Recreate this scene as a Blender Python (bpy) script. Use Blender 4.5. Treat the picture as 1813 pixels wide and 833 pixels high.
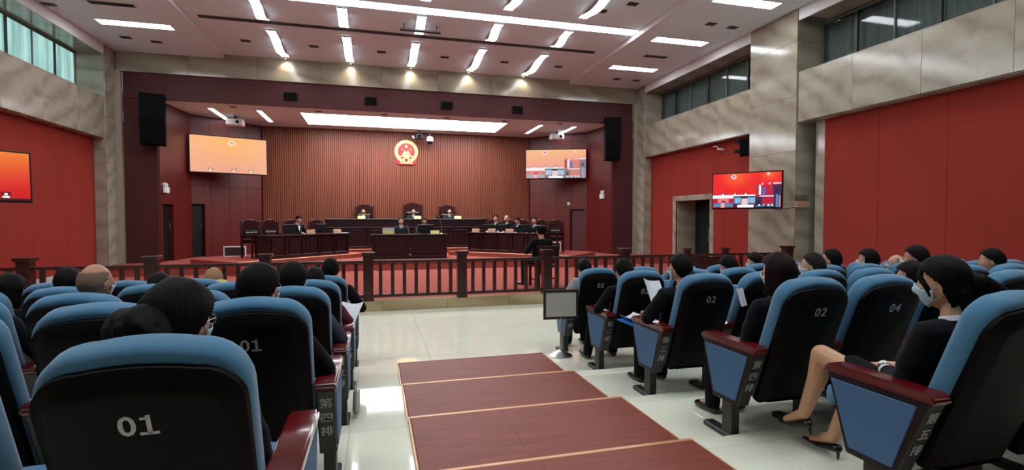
import bpy, bmesh, math, random
from mathutils import Vector, Matrix, noise
R=math.radians; PI=math.pi
random.seed(7)
for o in list(bpy.data.objects): bpy.data.objects.remove(o)
SC=bpy.context.scene; COL=SC.collection
# ---------------------------------------------------------------- camera, world, exposure
cd=bpy.data.cameras.new('camera'); cam=bpy.data.objects.new('camera',cd); COL.objects.link(cam)
cam.location=(0,0,1.62); cam.rotation_euler=(R(90-1.76),0,R(-15.04))
cd.sensor_width=36; cd.lens=36*897/1813; cd.clip_start=.05; cd.clip_end=100
SC.camera=cam
SC.view_settings.view_transform='Standard'; SC.view_settings.look='None'; SC.view_settings.gamma=1
SC.view_settings.use_curve_mapping=False; SC.view_settings.exposure=1.0
w=bpy.data.worlds.new('world'); SC.world=w; w.use_nodes=True
w.node_tree.nodes['Background'].inputs[0].default_value=(.5,.6,.62,1); w.node_tree.nodes['Background'].inputs[1].default_value=.3
LAMP=13      # strength of every ceiling panel
# ---------------------------------------------------------------- materials
def lin(c): return tuple(((v/255)/12.92 if v/255<.04045 else ((v/255+.055)/1.055)**2.4) for v in c)+(1,)
def mat(name,c,rough=.5,metal=0,spec=.5,var=.0,scale=8,bump=0,stretch=(1,1,1),c2=None,coat=0,sheen=0,detail=3):
    m=bpy.data.materials.new(name); m.use_nodes=True; n=m.node_tree.nodes; l=m.node_tree.links
    b=n['Principled BSDF']; b.inputs['Roughness'].default_value=rough; b.inputs['Metallic'].default_value=metal
    b.inputs['Specular IOR Level'].default_value=spec; b.inputs['Coat Weight'].default_value=coat
    b.inputs['Coat Roughness'].default_value=.08
    if sheen: b.inputs['Sheen Weight'].default_value=sheen
    c=lin(c); b.inputs['Base Color'].default_value=c
    if var or c2 or bump:
        tc=n.new('ShaderNodeTexCoord'); mp=n.new('ShaderNodeMapping'); mp.inputs['Scale'].default_value=stretch
        no=n.new('ShaderNodeTexNoise'); no.inputs['Scale'].default_value=scale; no.inputs['Detail'].default_value=detail
        l.new(tc.outputs['Object'],mp.inputs[0]); l.new(mp.outputs[0],no.inputs[0])
        if var or c2:
            r=n.new('ShaderNodeValToRGB'); r.color_ramp.elements[0].position=.3; r.color_ramp.elements[1].position=.7
            d=lin(c2) if c2 else tuple(min(1,v*(1+var)) for v in c[:3])+(1,)
            e=c if c2 else tuple(v*(1-var) for v in c[:3])+(1,)
            r.color_ramp.elements[0].color=e; r.color_ramp.elements[1].color=d
            l.new(no.outputs[0],r.inputs[0]); l.new(r.outputs[0],b.inputs['Base Color'])
        if bump:
            bp=n.new('ShaderNodeBump'); bp.inputs['Strength'].default_value=bump; bp.inputs['Distance'].default_value=.01
            l.new(no.outputs[0],bp.inputs['Height']); l.new(bp.outputs[0],b.inputs['Normal'])
    return m
def emis(name,c,s):
    m=bpy.data.materials.new(name); m.use_nodes=True; n=m.node_tree.nodes; n.remove(n['Principled BSDF'])
    e=n.new('ShaderNodeEmission'); e.inputs[0].default_value=lin(c); e.inputs[1].default_value=s
    m.node_tree.links.new(e.outputs[0],n['Material Output'].inputs[0]); return m
def marble(name,c1,c2,c3,rough=.12,sc=.55,rot=(.5,.6,.8)):
    m=bpy.data.materials.new(name); m.use_nodes=True; n=m.node_tree.nodes; l=m.node_tree.links; b=n['Principled BSDF']
    tc=n.new('ShaderNodeTexCoord'); oi=n.new('ShaderNodeObjectInfo'); mu=n.new('ShaderNodeMath'); mu.operation='MULTIPLY'; mu.inputs[1].default_value=9
    ad=n.new('ShaderNodeVectorMath'); ad.operation='ADD'; l.new(oi.outputs['Random'],mu.inputs[0]); l.new(tc.outputs['Object'],ad.inputs[0]); l.new(mu.outputs[0],ad.inputs[1])
    mp=n.new('ShaderNodeMapping'); mp.inputs['Rotation'].default_value=rot; mp.inputs['Scale'].default_value=(sc*.55,sc*2.2,sc*2.2); l.new(ad.outputs[0],mp.inputs[0])
    wv=n.new('ShaderNodeTexWave'); wv.inputs['Scale'].default_value=.7; wv.inputs['Distortion'].default_value=6; wv.inputs['Detail'].default_value=4; wv.inputs['Detail Scale'].default_value=1.1
    no=n.new('ShaderNodeTexNoise'); no.inputs['Scale'].default_value=2.2; no.inputs['Detail'].default_value=6; no.inputs['Distortion'].default_value=1.2
    l.new(mp.outputs[0],wv.inputs[0]); l.new(mp.outputs[0],no.inputs[0])
    mx=n.new('ShaderNodeMath'); mx.operation='MULTIPLY_ADD'; mx.inputs[1].default_value=.45; l.new(wv.outputs['Fac'],mx.inputs[0])
    m2=n.new('ShaderNodeMath'); m2.operation='MULTIPLY'; m2.inputs[1].default_value=.6; l.new(no.outputs[0],m2.inputs[0]); l.new(m2.outputs[0],mx.inputs[2])
    r=n.new('ShaderNodeValToRGB'); e=r.color_ramp.elements; e[0].position=.18; e[0].color=lin(c3); e[1].position=.75; e[1].color=lin(c1)
    k=e.new(.42); k.color=lin(c2); l.new(mx.outputs[0],r.inputs[0]); l.new(r.outputs[0],b.inputs['Base Color'])
    b.inputs['Roughness'].default_value=rough; return m
M=dict(
 marble=marble('beige_marble',(155,147,131),(144,135,119),(127,117,102),.14),
 marble_warm=marble('warm_marble',(186,170,132),(174,155,116),(146,124,90),.2),
 ceiling=mat('ceiling_paint',(216,234,244),.85,var=.02,scale=2),
 ceil_edge=mat('ceiling_edge_paint',(212,210,212),.8,var=.02),
 strip=mat('beige_stone_strip',(150,140,124),.3,var=.04),
 red=mat('red_fabric_panel',(137,44,35),.85,var=.05,scale=1.5,stretch=(1,1,.6),spec=.2),
 red_dark=mat('dark_red_panel',(72,32,34),.6,var=.08,scale=2,spec=.3),
 red_stage=mat('red_wood_panel',(84,17,14),.45,var=.08,scale=2,stretch=(4,4,.4),spec=.4),
 slat=mat('orange_wood_slat',(117,61,41),.5,var=.08,scale=3,stretch=(6,6,.3),spec=.35),
 slat_gap=mat('slat_groove',(83,31,21),.7,var=.05),
 carpet=mat('red_carpet',(151,77,67),.95,var=.12,scale=90,bump=.3,spec=.1),
 mahog=mat('dark_mahogany',(46,13,14),.28,var=.25,scale=3,stretch=(1,1,6),spec=.5),
 mahog2=mat('dark_mahogany_desk',(36,12,17),.3,var=.25,scale=3,stretch=(5,5,1),spec=.5),
 armwood=mat('armrest_lacquer',(92,16,20),.18,var=.2,scale=4,stretch=(6,1,6),coat=.4),
 tread=mat('laminate_step',(136,70,58),.5,c2=(120,58,48),scale=5,stretch=(.6,7,7),bump=.03,detail=5,spec=.25),
 gold=mat('gold_nosing',(212,160,116),.35,metal=.3,var=.05),
 tile=mat('cream_polished_tile',(236,236,218),.06,c2=(229,229,208),scale=2.5,stretch=(1,1,1),spec=.55,detail=5),
 blue=mat('blue_fabric',(62,114,146),.75,var=.06,scale=160,bump=.12,sheen=.3,spec=.25),
 bluep=mat('blue_side_panel',(71,110,148),.6,var=.03,scale=120,bump=.05,spec=.3),
 shell=mat('black_moulded_shell',(10,10,12),.55,bump=.05,scale=220,spec=.1),
 frame=mat('black_steel_frame',(16,16,18),.4,spec=.5,var=.05),
 darkgrey=mat('dark_grey_steel',(40,42,40),.45,spec=.5,var=.05),
 text=mat('silver_print',(176,178,182),.5,var=.02),
 chrome=mat('polished_steel',(200,200,196),.28,metal=1,var=.03),
 bronze=mat('dark_bronze_frame',(62,58,48),.35,metal=.6,var=.05),
 board=mat('pale_grey_board',(176,178,170),.4,var=.02),
 white=mat('white_plastic',(215,215,212),.4,var=.02),
 paper=mat('white_paper',(225,228,235),.7,var=.02),
 bluefolder=mat('blue_folder',(40,110,190),.4,var=.03),
 black=mat('black_plastic',(7,7,9),.5,spec=.25,var=.05),
 grille=mat('speaker_grille',(5,7,10),.8,spec=.1,bump=.4,scale=300),
 gpl=mat('gold_nameplate',(226,206,130),.3,metal=.2,var=.05),
 tan=mat('tan_nameplate',(170,130,100),.5,var=.05),
 skin=mat('skin',(196,150,124),.5,var=.05,scale=30,spec=.35),
 skin2=mat('tan_skin',(176,126,100),.48,var=.06,scale=30,spec=.35),
 leg=mat('stocking_skin',(200,156,122),.45,var=.03,scale=40,spec=.35),
 hair=mat('black_hair',(6,5,5),.65,var=.3,scale=60,stretch=(1,1,.1),bump=.5,spec=.12),
 hairred=mat('dark_auburn_hair',(26,7,9),.65,var=.3,scale=60,stretch=(1,1,.1),bump=.5,spec=.12),
 hairgrey=mat('cropped_greying_hair',(34,30,26),.8,var=.3,scale=150,bump=.5,spec=.15),
 stubble=mat('shaved_scalp_hair',(112,88,70),.7,var=.2,scale=150,bump=.2),
 suit=mat('black_suit_cloth',(9,10,16),.9,var=.15,scale=60,bump=.1,sheen=.05,spec=.15),
 robe=mat('dark_green_black_uniform',(16,24,24),.85,var=.15,scale=60,sheen=.2,spec=.2),
 trouser=mat('black_trouser_cloth',(12,12,16),.9,var=.1,scale=60,spec=.2),
 greyjk=mat('light_grey_jacket',(150,148,150),.85,var=.08,scale=50,bump=.15),
 yellowjk=mat('pale_yellow_jacket',(196,178,104),.85,var=.08,scale=50,bump=.15),
 beigehood=mat('beige_knit_hat',(150,118,88),.9,var=.1,scale=80,bump=.2),
 maroonjk=mat('maroon_sweater',(86,22,44),.85,var=.1,scale=60,bump=.2),
 slate=mat('slate_jacket',(44,50,66),.85,var=.1,scale=60,bump=.1),
 shirt=mat('white_shirt_cloth',(222,222,226),.7,var=.02),
 mask=mat('pale_blue_mask',(168,206,212),.8,var=.03,scale=60,bump=.1),
 maskw=mat('white_mask',(206,208,208),.8,var=.03,scale=60,bump=.1),
 eye=mat('dark_eye',(20,14,12),.15), lip=mat('lip',(160,90,80),.5),
 glassm=mat('thin_metal_spectacles',(190,190,190),.2,metal=.9),
 shoe=mat('black_shoe_leather',(12,10,10),.3,spec=.5,var=.1),
 gap=mat('dark_void',(10,9,9),.9,var=.1),
 emred=mat('emblem_red',(205,18,36),.4,var=.05), emgold=mat('emblem_gold',(232,206,120),.35,metal=.25,var=.05),
 curtain=mat('grey_green_curtain',(150,164,158),.85,var=.1,scale=3,stretch=(1,8,.2)),
 mullion=mat('grey_window_frame',(96,104,100),.5,var=.03),
 bag=mat('clear_plastic_bag',(190,190,186),.3,var=.05,bump=.4,scale=20),
 cap=mat('black_uniform_cap',(10,14,18),.6,var=.1),
)
M['panel']=emis('white_light_panel',(244,250,255),LAMP)
M['panel_stage']=emis('stage_light_panel',(248,250,255),LAMP*.6)
M['wave']=emis('frosted_lamp_diffuser',(246,250,255),LAMP*.4)
M['bulb']=emis('warm_bulb',(255,225,160),12)
def glass(name,c,alpha,rough=.05):
    m=mat(name,c,rough,spec=.6); m.node_tree.nodes['Principled BSDF'].inputs['Alpha'].default_value=alpha; return m
M['glass']=glass('dark_teal_glass',(30,52,52),.3)
def daymat():
    m=bpy.data.materials.new('frosted_daylit_pane'); m.use_nodes=True; n=m.node_tree.nodes; l=m.node_tree.links; b=n['Principled BSDF']
    tc=n.new('ShaderNodeTexCoord'); mp=n.new('ShaderNodeMapping'); mp.inputs['Scale'].default_value=(1,3,.25); no=n.new('ShaderNodeTexNoise'); no.inputs['Scale'].default_value=1.6
    r=n.new('ShaderNodeValToRGB'); r.color_ramp.elements[0].color=lin((96,136,134)); r.color_ramp.elements[1].color=lin((150,186,180)); r.color_ramp.elements[0].position=.35; r.color_ramp.elements[1].position=.65
    l.new(tc.outputs['Object'],mp.inputs[0]); l.new(mp.outputs[0],no.inputs[0]); l.new(no.outputs[0],r.inputs[0])
    l.new(r.outputs[0],b.inputs['Emission Color']); b.inputs['Emission Strength'].default_value=.75; b.inputs['Base Color'].default_value=lin((60,80,80)); b.inputs['Roughness'].default_value=.15
    return m
M['day']=daymat()
def screenmat():
    m=bpy.data.materials.new('screen_picture'); m.use_nodes=True; n=m.node_tree.nodes; l=m.node_tree.links; b=n['Principled BSDF']
    a=n.new('ShaderNodeVertexColor'); a.layer_name='Col'; l.new(a.outputs[0],b.inputs['Emission Color']); b.inputs['Emission Strength'].default_value=.5
    b.inputs['Base Color'].default_value=(.01,.01,.01,1); b.inputs['Roughness'].default_value=.3; return m
M['screen']=screenmat()
# ---------------------------------------------------------------- mesh builder
class MB:
    def __init__(s): s.b=bmesh.new(); s.smooth=False
    def add(s,bm,m=None):
        if m is not None: bmesh.ops.transform(bm,matrix=m,verts=bm.verts)
        me=bpy.data.meshes.new('t'); bm.to_mesh(me); bm.free(); s.b.from_mesh(me); bpy.data.meshes.remove(me); return s
    def box(s,x0,x1,y0,y1,z0,z1,bev=0,m=None,seg=1):
        bm=bmesh.new(); bmesh.ops.create_cube(bm,size=1)
        for v in bm.verts: v.co=Vector(((x0+x1)/2+v.co.x*(x1-x0),(y0+y1)/2+v.co.y*(y1-y0),(z0+z1)/2+v.co.z*(z1-z0)))
        if bev: bmesh.ops.bevel(bm,geom=bm.edges[:],offset=bev,segments=seg,affect='EDGES',profile=.6)
        return s.add(bm,m)
    def cyl(s,p,q,r1,r2=None,n=16):
        p=Vector(p); q=Vector(q); d=q-p; bm=bmesh.new()
        bmesh.ops.create_cone(bm,cap_ends=True,segments=n,radius1=r1,radius2=r1 if r2 is None else r2,depth=d.length)
        return s.add(bm,Matrix.Translation((p+q)/2)@d.to_track_quat('Z','Y').to_matrix().to_4x4())
    def sph(s,c,r,n=3,rot=None):
        bm=bmesh.new(); bmesh.ops.create_icosphere(bm,subdivisions=n,radius=1)
        if isinstance(r,(int,float)): r=(r,r,r)
        return s.add(bm,Matrix.Translation(c)@(rot.to_4x4() if rot else Matrix())@Matrix.Diagonal((*r,1)))
    def hull(s,balls,n=2):
        bm=bmesh.new()
        for c,r in balls:
            if isinstance(r,(int,float)): r=(r,r,r)
            g=bmesh.ops.create_icosphere(bm,subdivisions=n,radius=1)
            bmesh.ops.transform(bm,matrix=Matrix.Translation(c)@Matrix.Diagonal((*r,1)),verts=g['verts'])
        h=bmesh.ops.convex_hull(bm,input=bm.verts[:]); 
        ks=set(h['geom_interior'])|set(h['geom_unused'])
        bmesh.ops.delete(bm,geom=[v for v in bm.verts if v in ks or not v.link_faces],context='VERTS')
        return s.add(bm)
    def chain(s,pts,n=2):
        for a,b in zip(pts,pts[1:]): s.hull([a,b],n)
        return s
    def tube(s,pts,r,n=8):
        for a,b in zip(pts,pts[1:]): s.cyl(a,b,r,n=n); 
        for a in pts[1:-1]: s.sph(a,r,1)
        return s
    def prism(s,pts,axis,a,b,bev=0,m=None,seg=1):
        bm=bmesh.new()
        f={'x':lambda u,v,t:(t,u,v),'y':lambda u,v,t:(u,t,v),'z':lambda u,v,t:(u,v,t)}[axis]
        A=[bm.verts.new(f(u,v,a)) for u,v in pts]; B=[bm.verts.new(f(u,v,b)) for u,v in pts]
        bm.faces.new(A); bm.faces.new(B[::-1]); n=len(pts)
        for i in range(n): bm.faces.new((A[i],B[i],B[(i+1)%n],A[(i+1)%n]))
        bmesh.ops.recalc_face_normals(bm,faces=bm.faces)
        if bev: bmesh.ops.bevel(bm,geom=bm.edges[:],offset=bev,segments=seg,affect='EDGES')
        return s.add(bm,m)
    def lathe(s,prof,c=(0,0,0),n=24):
        bm=bmesh.new(); rings=[]
        for r,z in prof: rings.append([bm.verts.new((c[0]+r*math.cos(2*PI*i/n),c[1]+r*math.sin(2*PI*i/n),c[2]+z)) for i in range(n)])
        for A,B in zip(rings,rings[1:]):
            for i in range(n): bm.faces.new((A[i],A[(i+1)%n],B[(i+1)%n],B[i]))
        bm.faces.new(rings[0][::-1]); bm.faces.new(rings[-1]); return s.add(bm)
    def quad(s,*p):
        s.b.faces.new([s.b.verts.new(q) for q in p]); return s
    def slab(s,outline,layers,m=None):
        # outline: ccw (u,v); layers: list of (w, inset)
        n=len(outline); N=[]
        for i in range(n):
            a=Vector(outline[i-1]); c=Vector(outline[(i+1)%n]); d=(c-a).normalized(); N.append(Vector((-d.y,d.x)))
        bm=bmesh.new(); rings=[[bm.verts.new((u+N[i].x*ins,v+N[i].y*ins,w)) for i,(u,v) in enumerate(outline)] for w,ins in layers]
        for A,B in zip(rings,rings[1:]):
            for i in range(n): bm.faces.new((A[i],A[(i+1)%n],B[(i+1)%n],B[i]))
        bm.faces.new(rings[0][::-1]); bm.faces.new(rings[-1])
        bmesh.ops.recalc_face_normals(bm,faces=bm.faces); return s.add(bm,m)
    def mesh(s,name,m,smooth=False,ang=40):
        me=bpy.data.meshes.new(name); s.b.to_mesh(me); s.b.free()
        if m: me.materials.append(m)
        if smooth:
            for p in me.polygons: p.use_smooth=True
            if ang<180: me.set_sharp_from_angle(angle=R(ang))
        return me
def link(name,me,parent=None,mw=None,label=None):
    o=bpy.data.objects.new(name,me); COL.objects.link(o)
    if parent: o.parent=parent
    if mw is not None: o.matrix_basis=mw
    if label: o['label']=label
    return o
def part(mb,name,m,parent,world=False,smooth=False,label=None,ang=40):
    me=mb.mesh(name,m,smooth,ang)
    if world and parent is not None: me.transform(parent.matrix_basis.inverted())
    return link(name,me,parent,label=label)
def tag(o,label,cat,group=None):
    o['label']=label; o['category']=cat
    if group: o['group']=group
    return o
def thing(name,label,cat,loc=(0,0,0),rz=0,group=None):
    o=bpy.data.objects.new(name,None); COL.objects.link(o); o.empty_display_size=.1
    o.matrix_basis=Matrix.Translation(loc)@Matrix.Rotation(rz,4,'Z'); return tag(o,label,cat,group)
def struct(mb,name,m,label=None):
    me=mb.mesh(name,m); o=link(name,me); o['kind']='structure'
    if label: o['label']=label
    return o
def copy_tree(o,parent=None):
    c=o.copy(); COL.objects.link(c); c.parent=parent
    for ch in o.children: copy_tree(ch,c)
    return c
_txt={}
def textmesh(s,size,m,extrude=.0008):
    k=(s,size,m.name)
    if k not in _txt:
        c=bpy.data.curves.new('t','FONT'); c.body=s; c.size=size; c.align_x='CENTER'; c.align_y='CENTER'; c.extrude=extrude; c.space_character=1.15; c.resolution_u=3; c.offset=.0012 if size>.07 else .0005
        o=bpy.data.objects.new('t',c); COL.objects.link(o); bpy.context.view_layer.update()
        me=bpy.data.meshes.new_from_object(o.evaluated_get(bpy.context.evaluated_depsgraph_get())); bpy.data.objects.remove(o)
        if s=='01':   # the printed 1 has a foot and a flag
            bm=bmesh.new(); bm.from_mesh(me); mx=max(v.co.x for v in bm.verts); mnz=min(v.co.y for v in bm.verts); me2=MB(); me2.add(bm)
            me2.box(mx-.026,mx+.014,mnz,mnz+.008,-.0008,.0008); me2.box(mx-.022,mx-.006,mnz+.044,mnz+.051,-.0008,.0008); me=me2.mesh('text',None)
        me.name='text'; me.materials.clear(); me.materials.append(m); _txt[k]=me
    return _txt[k]
def remesh(mb,name,m,vox,it=2):
    me=mb.mesh('r',None); o=bpy.data.objects.new('r',me); COL.objects.link(o)
    a=o.modifiers.new('a','REMESH'); a.mode='VOXEL'; a.voxel_size=vox
    b=o.modifiers.new('b','SMOOTH'); b.iterations=it; b.factor=.5
    bpy.context.view_layer.update()
    r=bpy.data.meshes.new_from_object(o.evaluated_get(bpy.context.evaluated_depsgraph_get()))
    bpy.data.objects.remove(o); bpy.data.meshes.remove(me); r.name=name
    r.materials.clear()
    if m: r.materials.append(m)
    for p in r.polygons: p.use_smooth=True
    return r
# ---------------------------------------------------------------- dimensions
XL,XR=-6.9,9.0            # faces of the marble beams
YP=16.4                   # proscenium plane
ZS,ZC=6.25,6.37           # side and centre ceiling
ZT=5.0                    # underside of stage ceiling
TE=[None,5.53,4.56,3.58,2.665,1.70,.74,-.25,-1.24,-2.23]   # front edge of tier k
TZ=[0,.069,.141,.219,.272,.345,.415,.485,.555,.625]
YB=-6.0
# ---------------------------------------------------------------- floor
mb=MB(); mb.box(-7.4,9.9,TE[1]-.01,9.25,-.3,-.012)
for k in range(1,10):
    y0=TE[k+1] if k<9 else YB
    mb.box(-7.4,9.9,y0,TE[k]-.004,-.3,TZ[k]-.012)
floor=struct(mb,'floor',M['tile'])
def tile(x0,x1,y0,y1,z):
    g=.0012; part(MB().box(x0+g,x1-g,y0+g,y1-g,z-.012,z,.0012),'floor_tile',M['tile'],floor)
x=-1.62
ys=[9.22,8.42,7.62,6.82,6.02,5.53]
for xx in [-7.4+.8*i for i in range(21)]:
    for a,b in zip(ys,ys[1:]): tile(xx,min(xx+.8,9.3),b,a,0)
for k in range(1,8):
    y1=TE[k]; y0=TE[k+1]
    for xx in [-.98,-.18,1.02,2.22,3.02,3.82,4.62]:
        wd={-.18:1.2,1.02:1.2}.get(xx,.8)
        tile(xx,xx+wd,y1-.13,y1,TZ[k]); tile(xx,xx+wd,y0,y1-.13,TZ[k])
    mb=MB(); mb.box(-7.4,-.98,y0,y1,TZ[k]-.012,TZ[k]); mb.box(5.42,9.3,y0,y1,TZ[k]-.012,TZ[k]); part(mb,'floor_screed',M['tile'],floor)
# stage floors
stage=struct(MB().box(-7.4,9.9,9.25,24,-.3,.168).box(-7.4,9.9,14.9,24,.168,.39).box(-2.4,4.6,18.55,24,.39,.575).box(-2.3,4.5,19.15,24,.575,.77),'stage_floor',M['carpet'])
for a,b,c in [(-7.4,9.9,(14.87,14.9,.375,.395)),(-2.4,4.6,(18.52,18.55,.56,.58))]:
    part(MB().box(a,b,c[0],c[1],c[2],c[3],.004),'step_nosing',M['gold'],stage)
for s in (-1,1):     # diagonal platforms below the side desks
    cx=1.1+s*1.95; u=Vector((s*.7071,-.7071)); p=Vector((cx,17.2)); nrm=Vector((s*.7071,.7071))
    q=[p-u*.6-nrm*.3,p+u*3.9-nrm*.3,p+u*3.9+nrm*1.9,p-u*.6+nrm*1.9]
    if s<0: q=q[::-1]
    part(MB().prism([tuple(v) for v in q],'z',.168,.52),'desk_platform',M['carpet'],stage)
    e0=p-u*.6-nrm*.3; e1=p+u*3.9-nrm*.3
    part(MB().tube([(e0.x,e0.y,.515),(e1.x,e1.y,.515)],.012,6),'step_nosing',M['gold'],stage)
curb=struct(MB().box(XL,9.3,9.24,9.5,0,.16),'trim_1',M['marble_warm'])
for i in range(14):
    x0=XL+i*1.165; part(MB().box(x0+.002,x0+1.163,9.215,9.44,.0,.178,.004),'curb_stone',M['marble_warm'],curb)
# ---------------------------------------------------------------- laminate aisle steps
NM=['first (lowest)','second','third','fourth','fifth','sixth']
for k in range(1,7):
    y1=TE[k]-.01-(0.03 if k==1 else 0); y0=TE[k+1]+.0; z=TZ[k]; d=(.0225)
    t=thing('aisle_step','flat reddish brown laminate step in the middle aisle, '+NM[k-1]+' counted from the courtroom railing','step',(1.02,y0,z),0,'laminate aisle steps')
    part(MB().box(.225,.86,y0+.008,y1-.03,z,z+.02,.001),'board',M['tread'],t,True)
    part(MB().box(.8605,1.825,y0+.008,y1-.03,z,z+.02,.001),'board',M['tread'],t,True)
    part(MB().box(.22,1.83,y1-.03,y1,z,z+.0215,.003),'nosing',M['gold' if k>1 else 'tread'],t,True,label='pale gold edge strip' if k>1 else None)
    part(MB().box(.205,.2185,y0+.008,y1,z,z+.021,.002),'side_trim',M['gold'],t,True); part(MB().box(1.8315,1.84,y0+.008,y1,z,z+.021,.002),'side_trim',M['gold'],t,True)
# ---------------------------------------------------------------- ceiling
mb=MB()
mb.box(-4.2,6.45,YB,YP,ZC,ZC+.2).box(-7.6,-4.2,YB,YP,ZS,ZC+.2).box(6.45,9.9,YB,YP,ZS,ZC+.2)
ceiling=struct(mb,'ceiling',M['ceiling'])
part(MB().box(-4.22,-4.185,YB,YP-.04,ZS-.012,ZC-.001,.003),'cove_edge',M['ceil_edge'],ceiling); part(MB().box(6.435,6.47,YB,YP-.04,ZS-.012,ZC-.001,.003),'cove_edge',M['ceil_edge'],ceiling)
sc=struct(MB().box(-7.6,9.9,YP+.09,24,ZT,ZT+.15),'stage_ceiling',M['ceiling']); 
def panel(label,x0,x1,y0,y1,z,m='panel',fr=.02,group=None):
    t=thing('ceiling_light',label,'light',((x0+x1)/2,(y0+y1)/2,z),0,group)
    part(MB().box(x0,x1,y0,y1,z-.008,z-.001),'diffuser',M[m],t,True)
    mb=MB(); 
    for a in ((x0-fr,x1+fr,y0-fr,y0),(x0-fr,x1+fr,y1,y1+fr),(x0-fr,x0,y0,y1),(x1,x1+fr,y0,y1)): mb.box(*a,z-.012,z-.001,.002)
    part(mb,'frame',M['ceil_edge'],t,True); return t
panel('very long narrow white light strip spanning the middle hall ceiling',-4.15,6.4,11.6,11.95,ZC)
panel('long white strip light across the hall ceiling above the camera',-4.15,6.4,2.2,2.55,ZC)
ROW=['nearest the stage','second from the stage','third from the stage','fourth from the stage','fifth from the stage','sixth from the stage']
for i,y in enumerate([14.03,11.57,9.1,6.64,4.18,1.7]):
    panel('rectangular white ceiling panel light over the right wall side, '+ROW[i],6.92,8.42,y,y+.32,ZS,group='panel lights in the right ceiling strip')
    panel('rectangular white ceiling panel light over the left wall side, '+ROW[i],-6.22,-4.7,y-.13,y+.19,ZS,group='panel lights in the left ceiling strip')
ORD=['leftmost','second from left','middle','second from right','rightmost']
def wave_me(L):
    bm=bmesh.new(); n=24
    def p(i,sx,dz):
        f=i/n; return (sx*.105,(f-.5)*L,-.075+.06*math.sin(2*PI*f*max(1,L/1.9)+.4)+dz)
    A=[[bm.verts.new(p(i,sx,dz)) for sx,dz in ((-1,0),(1,0),(1,.012),(-1,.012))] for i in range(n+1)]
    for a,b in zip(A,A[1:]):
        for j in range(4): bm.faces.new((a[j],a[(j+1)%4],b[(j+1)%4],b[j]))
    bm.faces.new(A[0]); bm.faces.new(A[-1][::-1]); bmesh.ops.recalc_face_normals(bm,faces=bm.faces)
    for f in bm.faces: f.material_index=1 if f.normal.z>.3 else 0
    m=MB(); m.add(bm); return m
RN=['nearest the stage wall','just beyond the long strip light','just before the long strip light']
for r,(y0,y1) in enumerate([(13.92,16.1),(12.05,13.17),(9.1,11.22)]):
    w0=None
    for i,x in enumerate([-2.5,-.7,1.08,2.92,4.73]):
        lb='wavy white ceiling lamp, %s of the row %s'%(ORD[i],RN[r])
        if w0 is None:
            w0=thing('wave_lamp',lb,'lamp',(x,(y0+y1)/2,ZC),0,'wavy lamps '+RN[r])
            part(wave_me(y1-y0),'diffuser',M['wave'],w0,smooth=True).data.materials.append(M['ceil_edge'])
            part(MB().box(-.118,-.106,-(y1-y0)/2,(y1-y0)/2,-.03,-.001).box(.106,.118,-(y1-y0)/2,(y1-y0)/2,-.03,-.001).box(-.106,.106,-(y1-y0)/2,(y1-y0)/2,-.006,-.001),'housing',M['ceil_edge'],w0)
        else:
            c=copy_tree(w0); c.location=(x,(y0+y1)/2,ZC); c['label']=lb
tag(part(MB().box(-3.95,6.02,13.36,13.48,ZC-.035,ZC-.001,.005),'slot_diffuser',M['darkgrey'],None),'long dark linear air slot across the hall ceiling','air vent')
tag(part(MB().box(-3.95,6.02,8.1,8.22,ZC-.035,ZC-.001,.005),'slot_diffuser',M['darkgrey'],None),'long dark linear air slot nearer the camera','air vent')
tag(part(MB().box(.6,1.58,12.6,12.72,ZC-.17,ZC-.13,.005).cyl((.7,12.66,ZC-.14),(.7,12.66,ZC-.001),.012).cyl((1.48,12.66,ZC-.14),(1.48,12.66,ZC-.001),.012),'ceiling_bar',M['darkgrey'],None),'short dark hanging bar below the middle wavy lamp','bar')
d0=None
for i,(x,y,z,lb) in enumerate([(-3.3,14.97,ZC,'leftmost of the row between wavy lamps'),(-1.6,14.97,ZC,'second of the row between wavy lamps'),(.19,14.97,ZC,'third of the row between wavy lamps'),(1.99,14.97,ZC,'fourth of the row between wavy lamps'),(3.79,14.97,ZC,'fifth of the row between wavy lamps'),(5.51,14.97,ZC,'rightmost of the row between wavy lamps'),(5.0,10.76,ZC,'beside the nearest right wavy lamp'),(5.5,10.23,ZC,'at the top edge right of the wavy lamps'),(-6.1,15.12,ZS,'left strip, outer one by the stage'),(-5.48,15.29,ZS,'left strip, inner one by the stage'),(-6.75,13.24,ZS,'left strip, close to the left beam'),(7.71,15.36,ZS,'right strip, inner one by the stage'),(8.41,15.36,ZS,'right strip, outer one by the stage'),(7.7,10.5,ZS,'right strip, beyond the near panel light'),(8.34,10.56,ZS,'right strip, near the marble pillar')]):
    if d0 is None:
        d0=thing('ceiling_downlight','','downlight',(x,y,z),0,'small dark recessed downlights')
        part(MB().box(-.12,.12,-.085,.085,-.012,-.001,.003),'bezel',M['bronze'],d0)
        part(MB().lathe([(.035,-.016),(.06,-.016),(.06,-.011),(.035,-.011)],(-.055,0,0),14).lathe([(.035,-.016),(.06,-.016),(.06,-.011),(.035,-.011)],(.055,0,0),14),'reflector',M['darkgrey'],d0,smooth=True)
        c=d0
    else: c=copy_tree(d0); c.location=(x,y,z)
    c['label']='small dark twin downlight, '+lb
for x,y,lx,lb in [(7.7,12.97,.75,'right ceiling strip between two panel lights'),(-5.43,12.85,.9,'left ceiling strip near the panel light')]:
    t=thing('ceiling_vent','blurry grey slatted air grille in the '+lb,'air vent',(x,y,ZS))
    part(MB().box(-lx/2,lx/2,-.11,.11,-.012,-.001,.003),'vent_frame',M['ceil_edge'],t)
    for i in range(6): part(MB().box(-lx/2+.03,lx/2-.03,-.09+i*.031,-.075+i*.031,-.018,-.013),'slat',M['bronze'],t)
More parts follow.
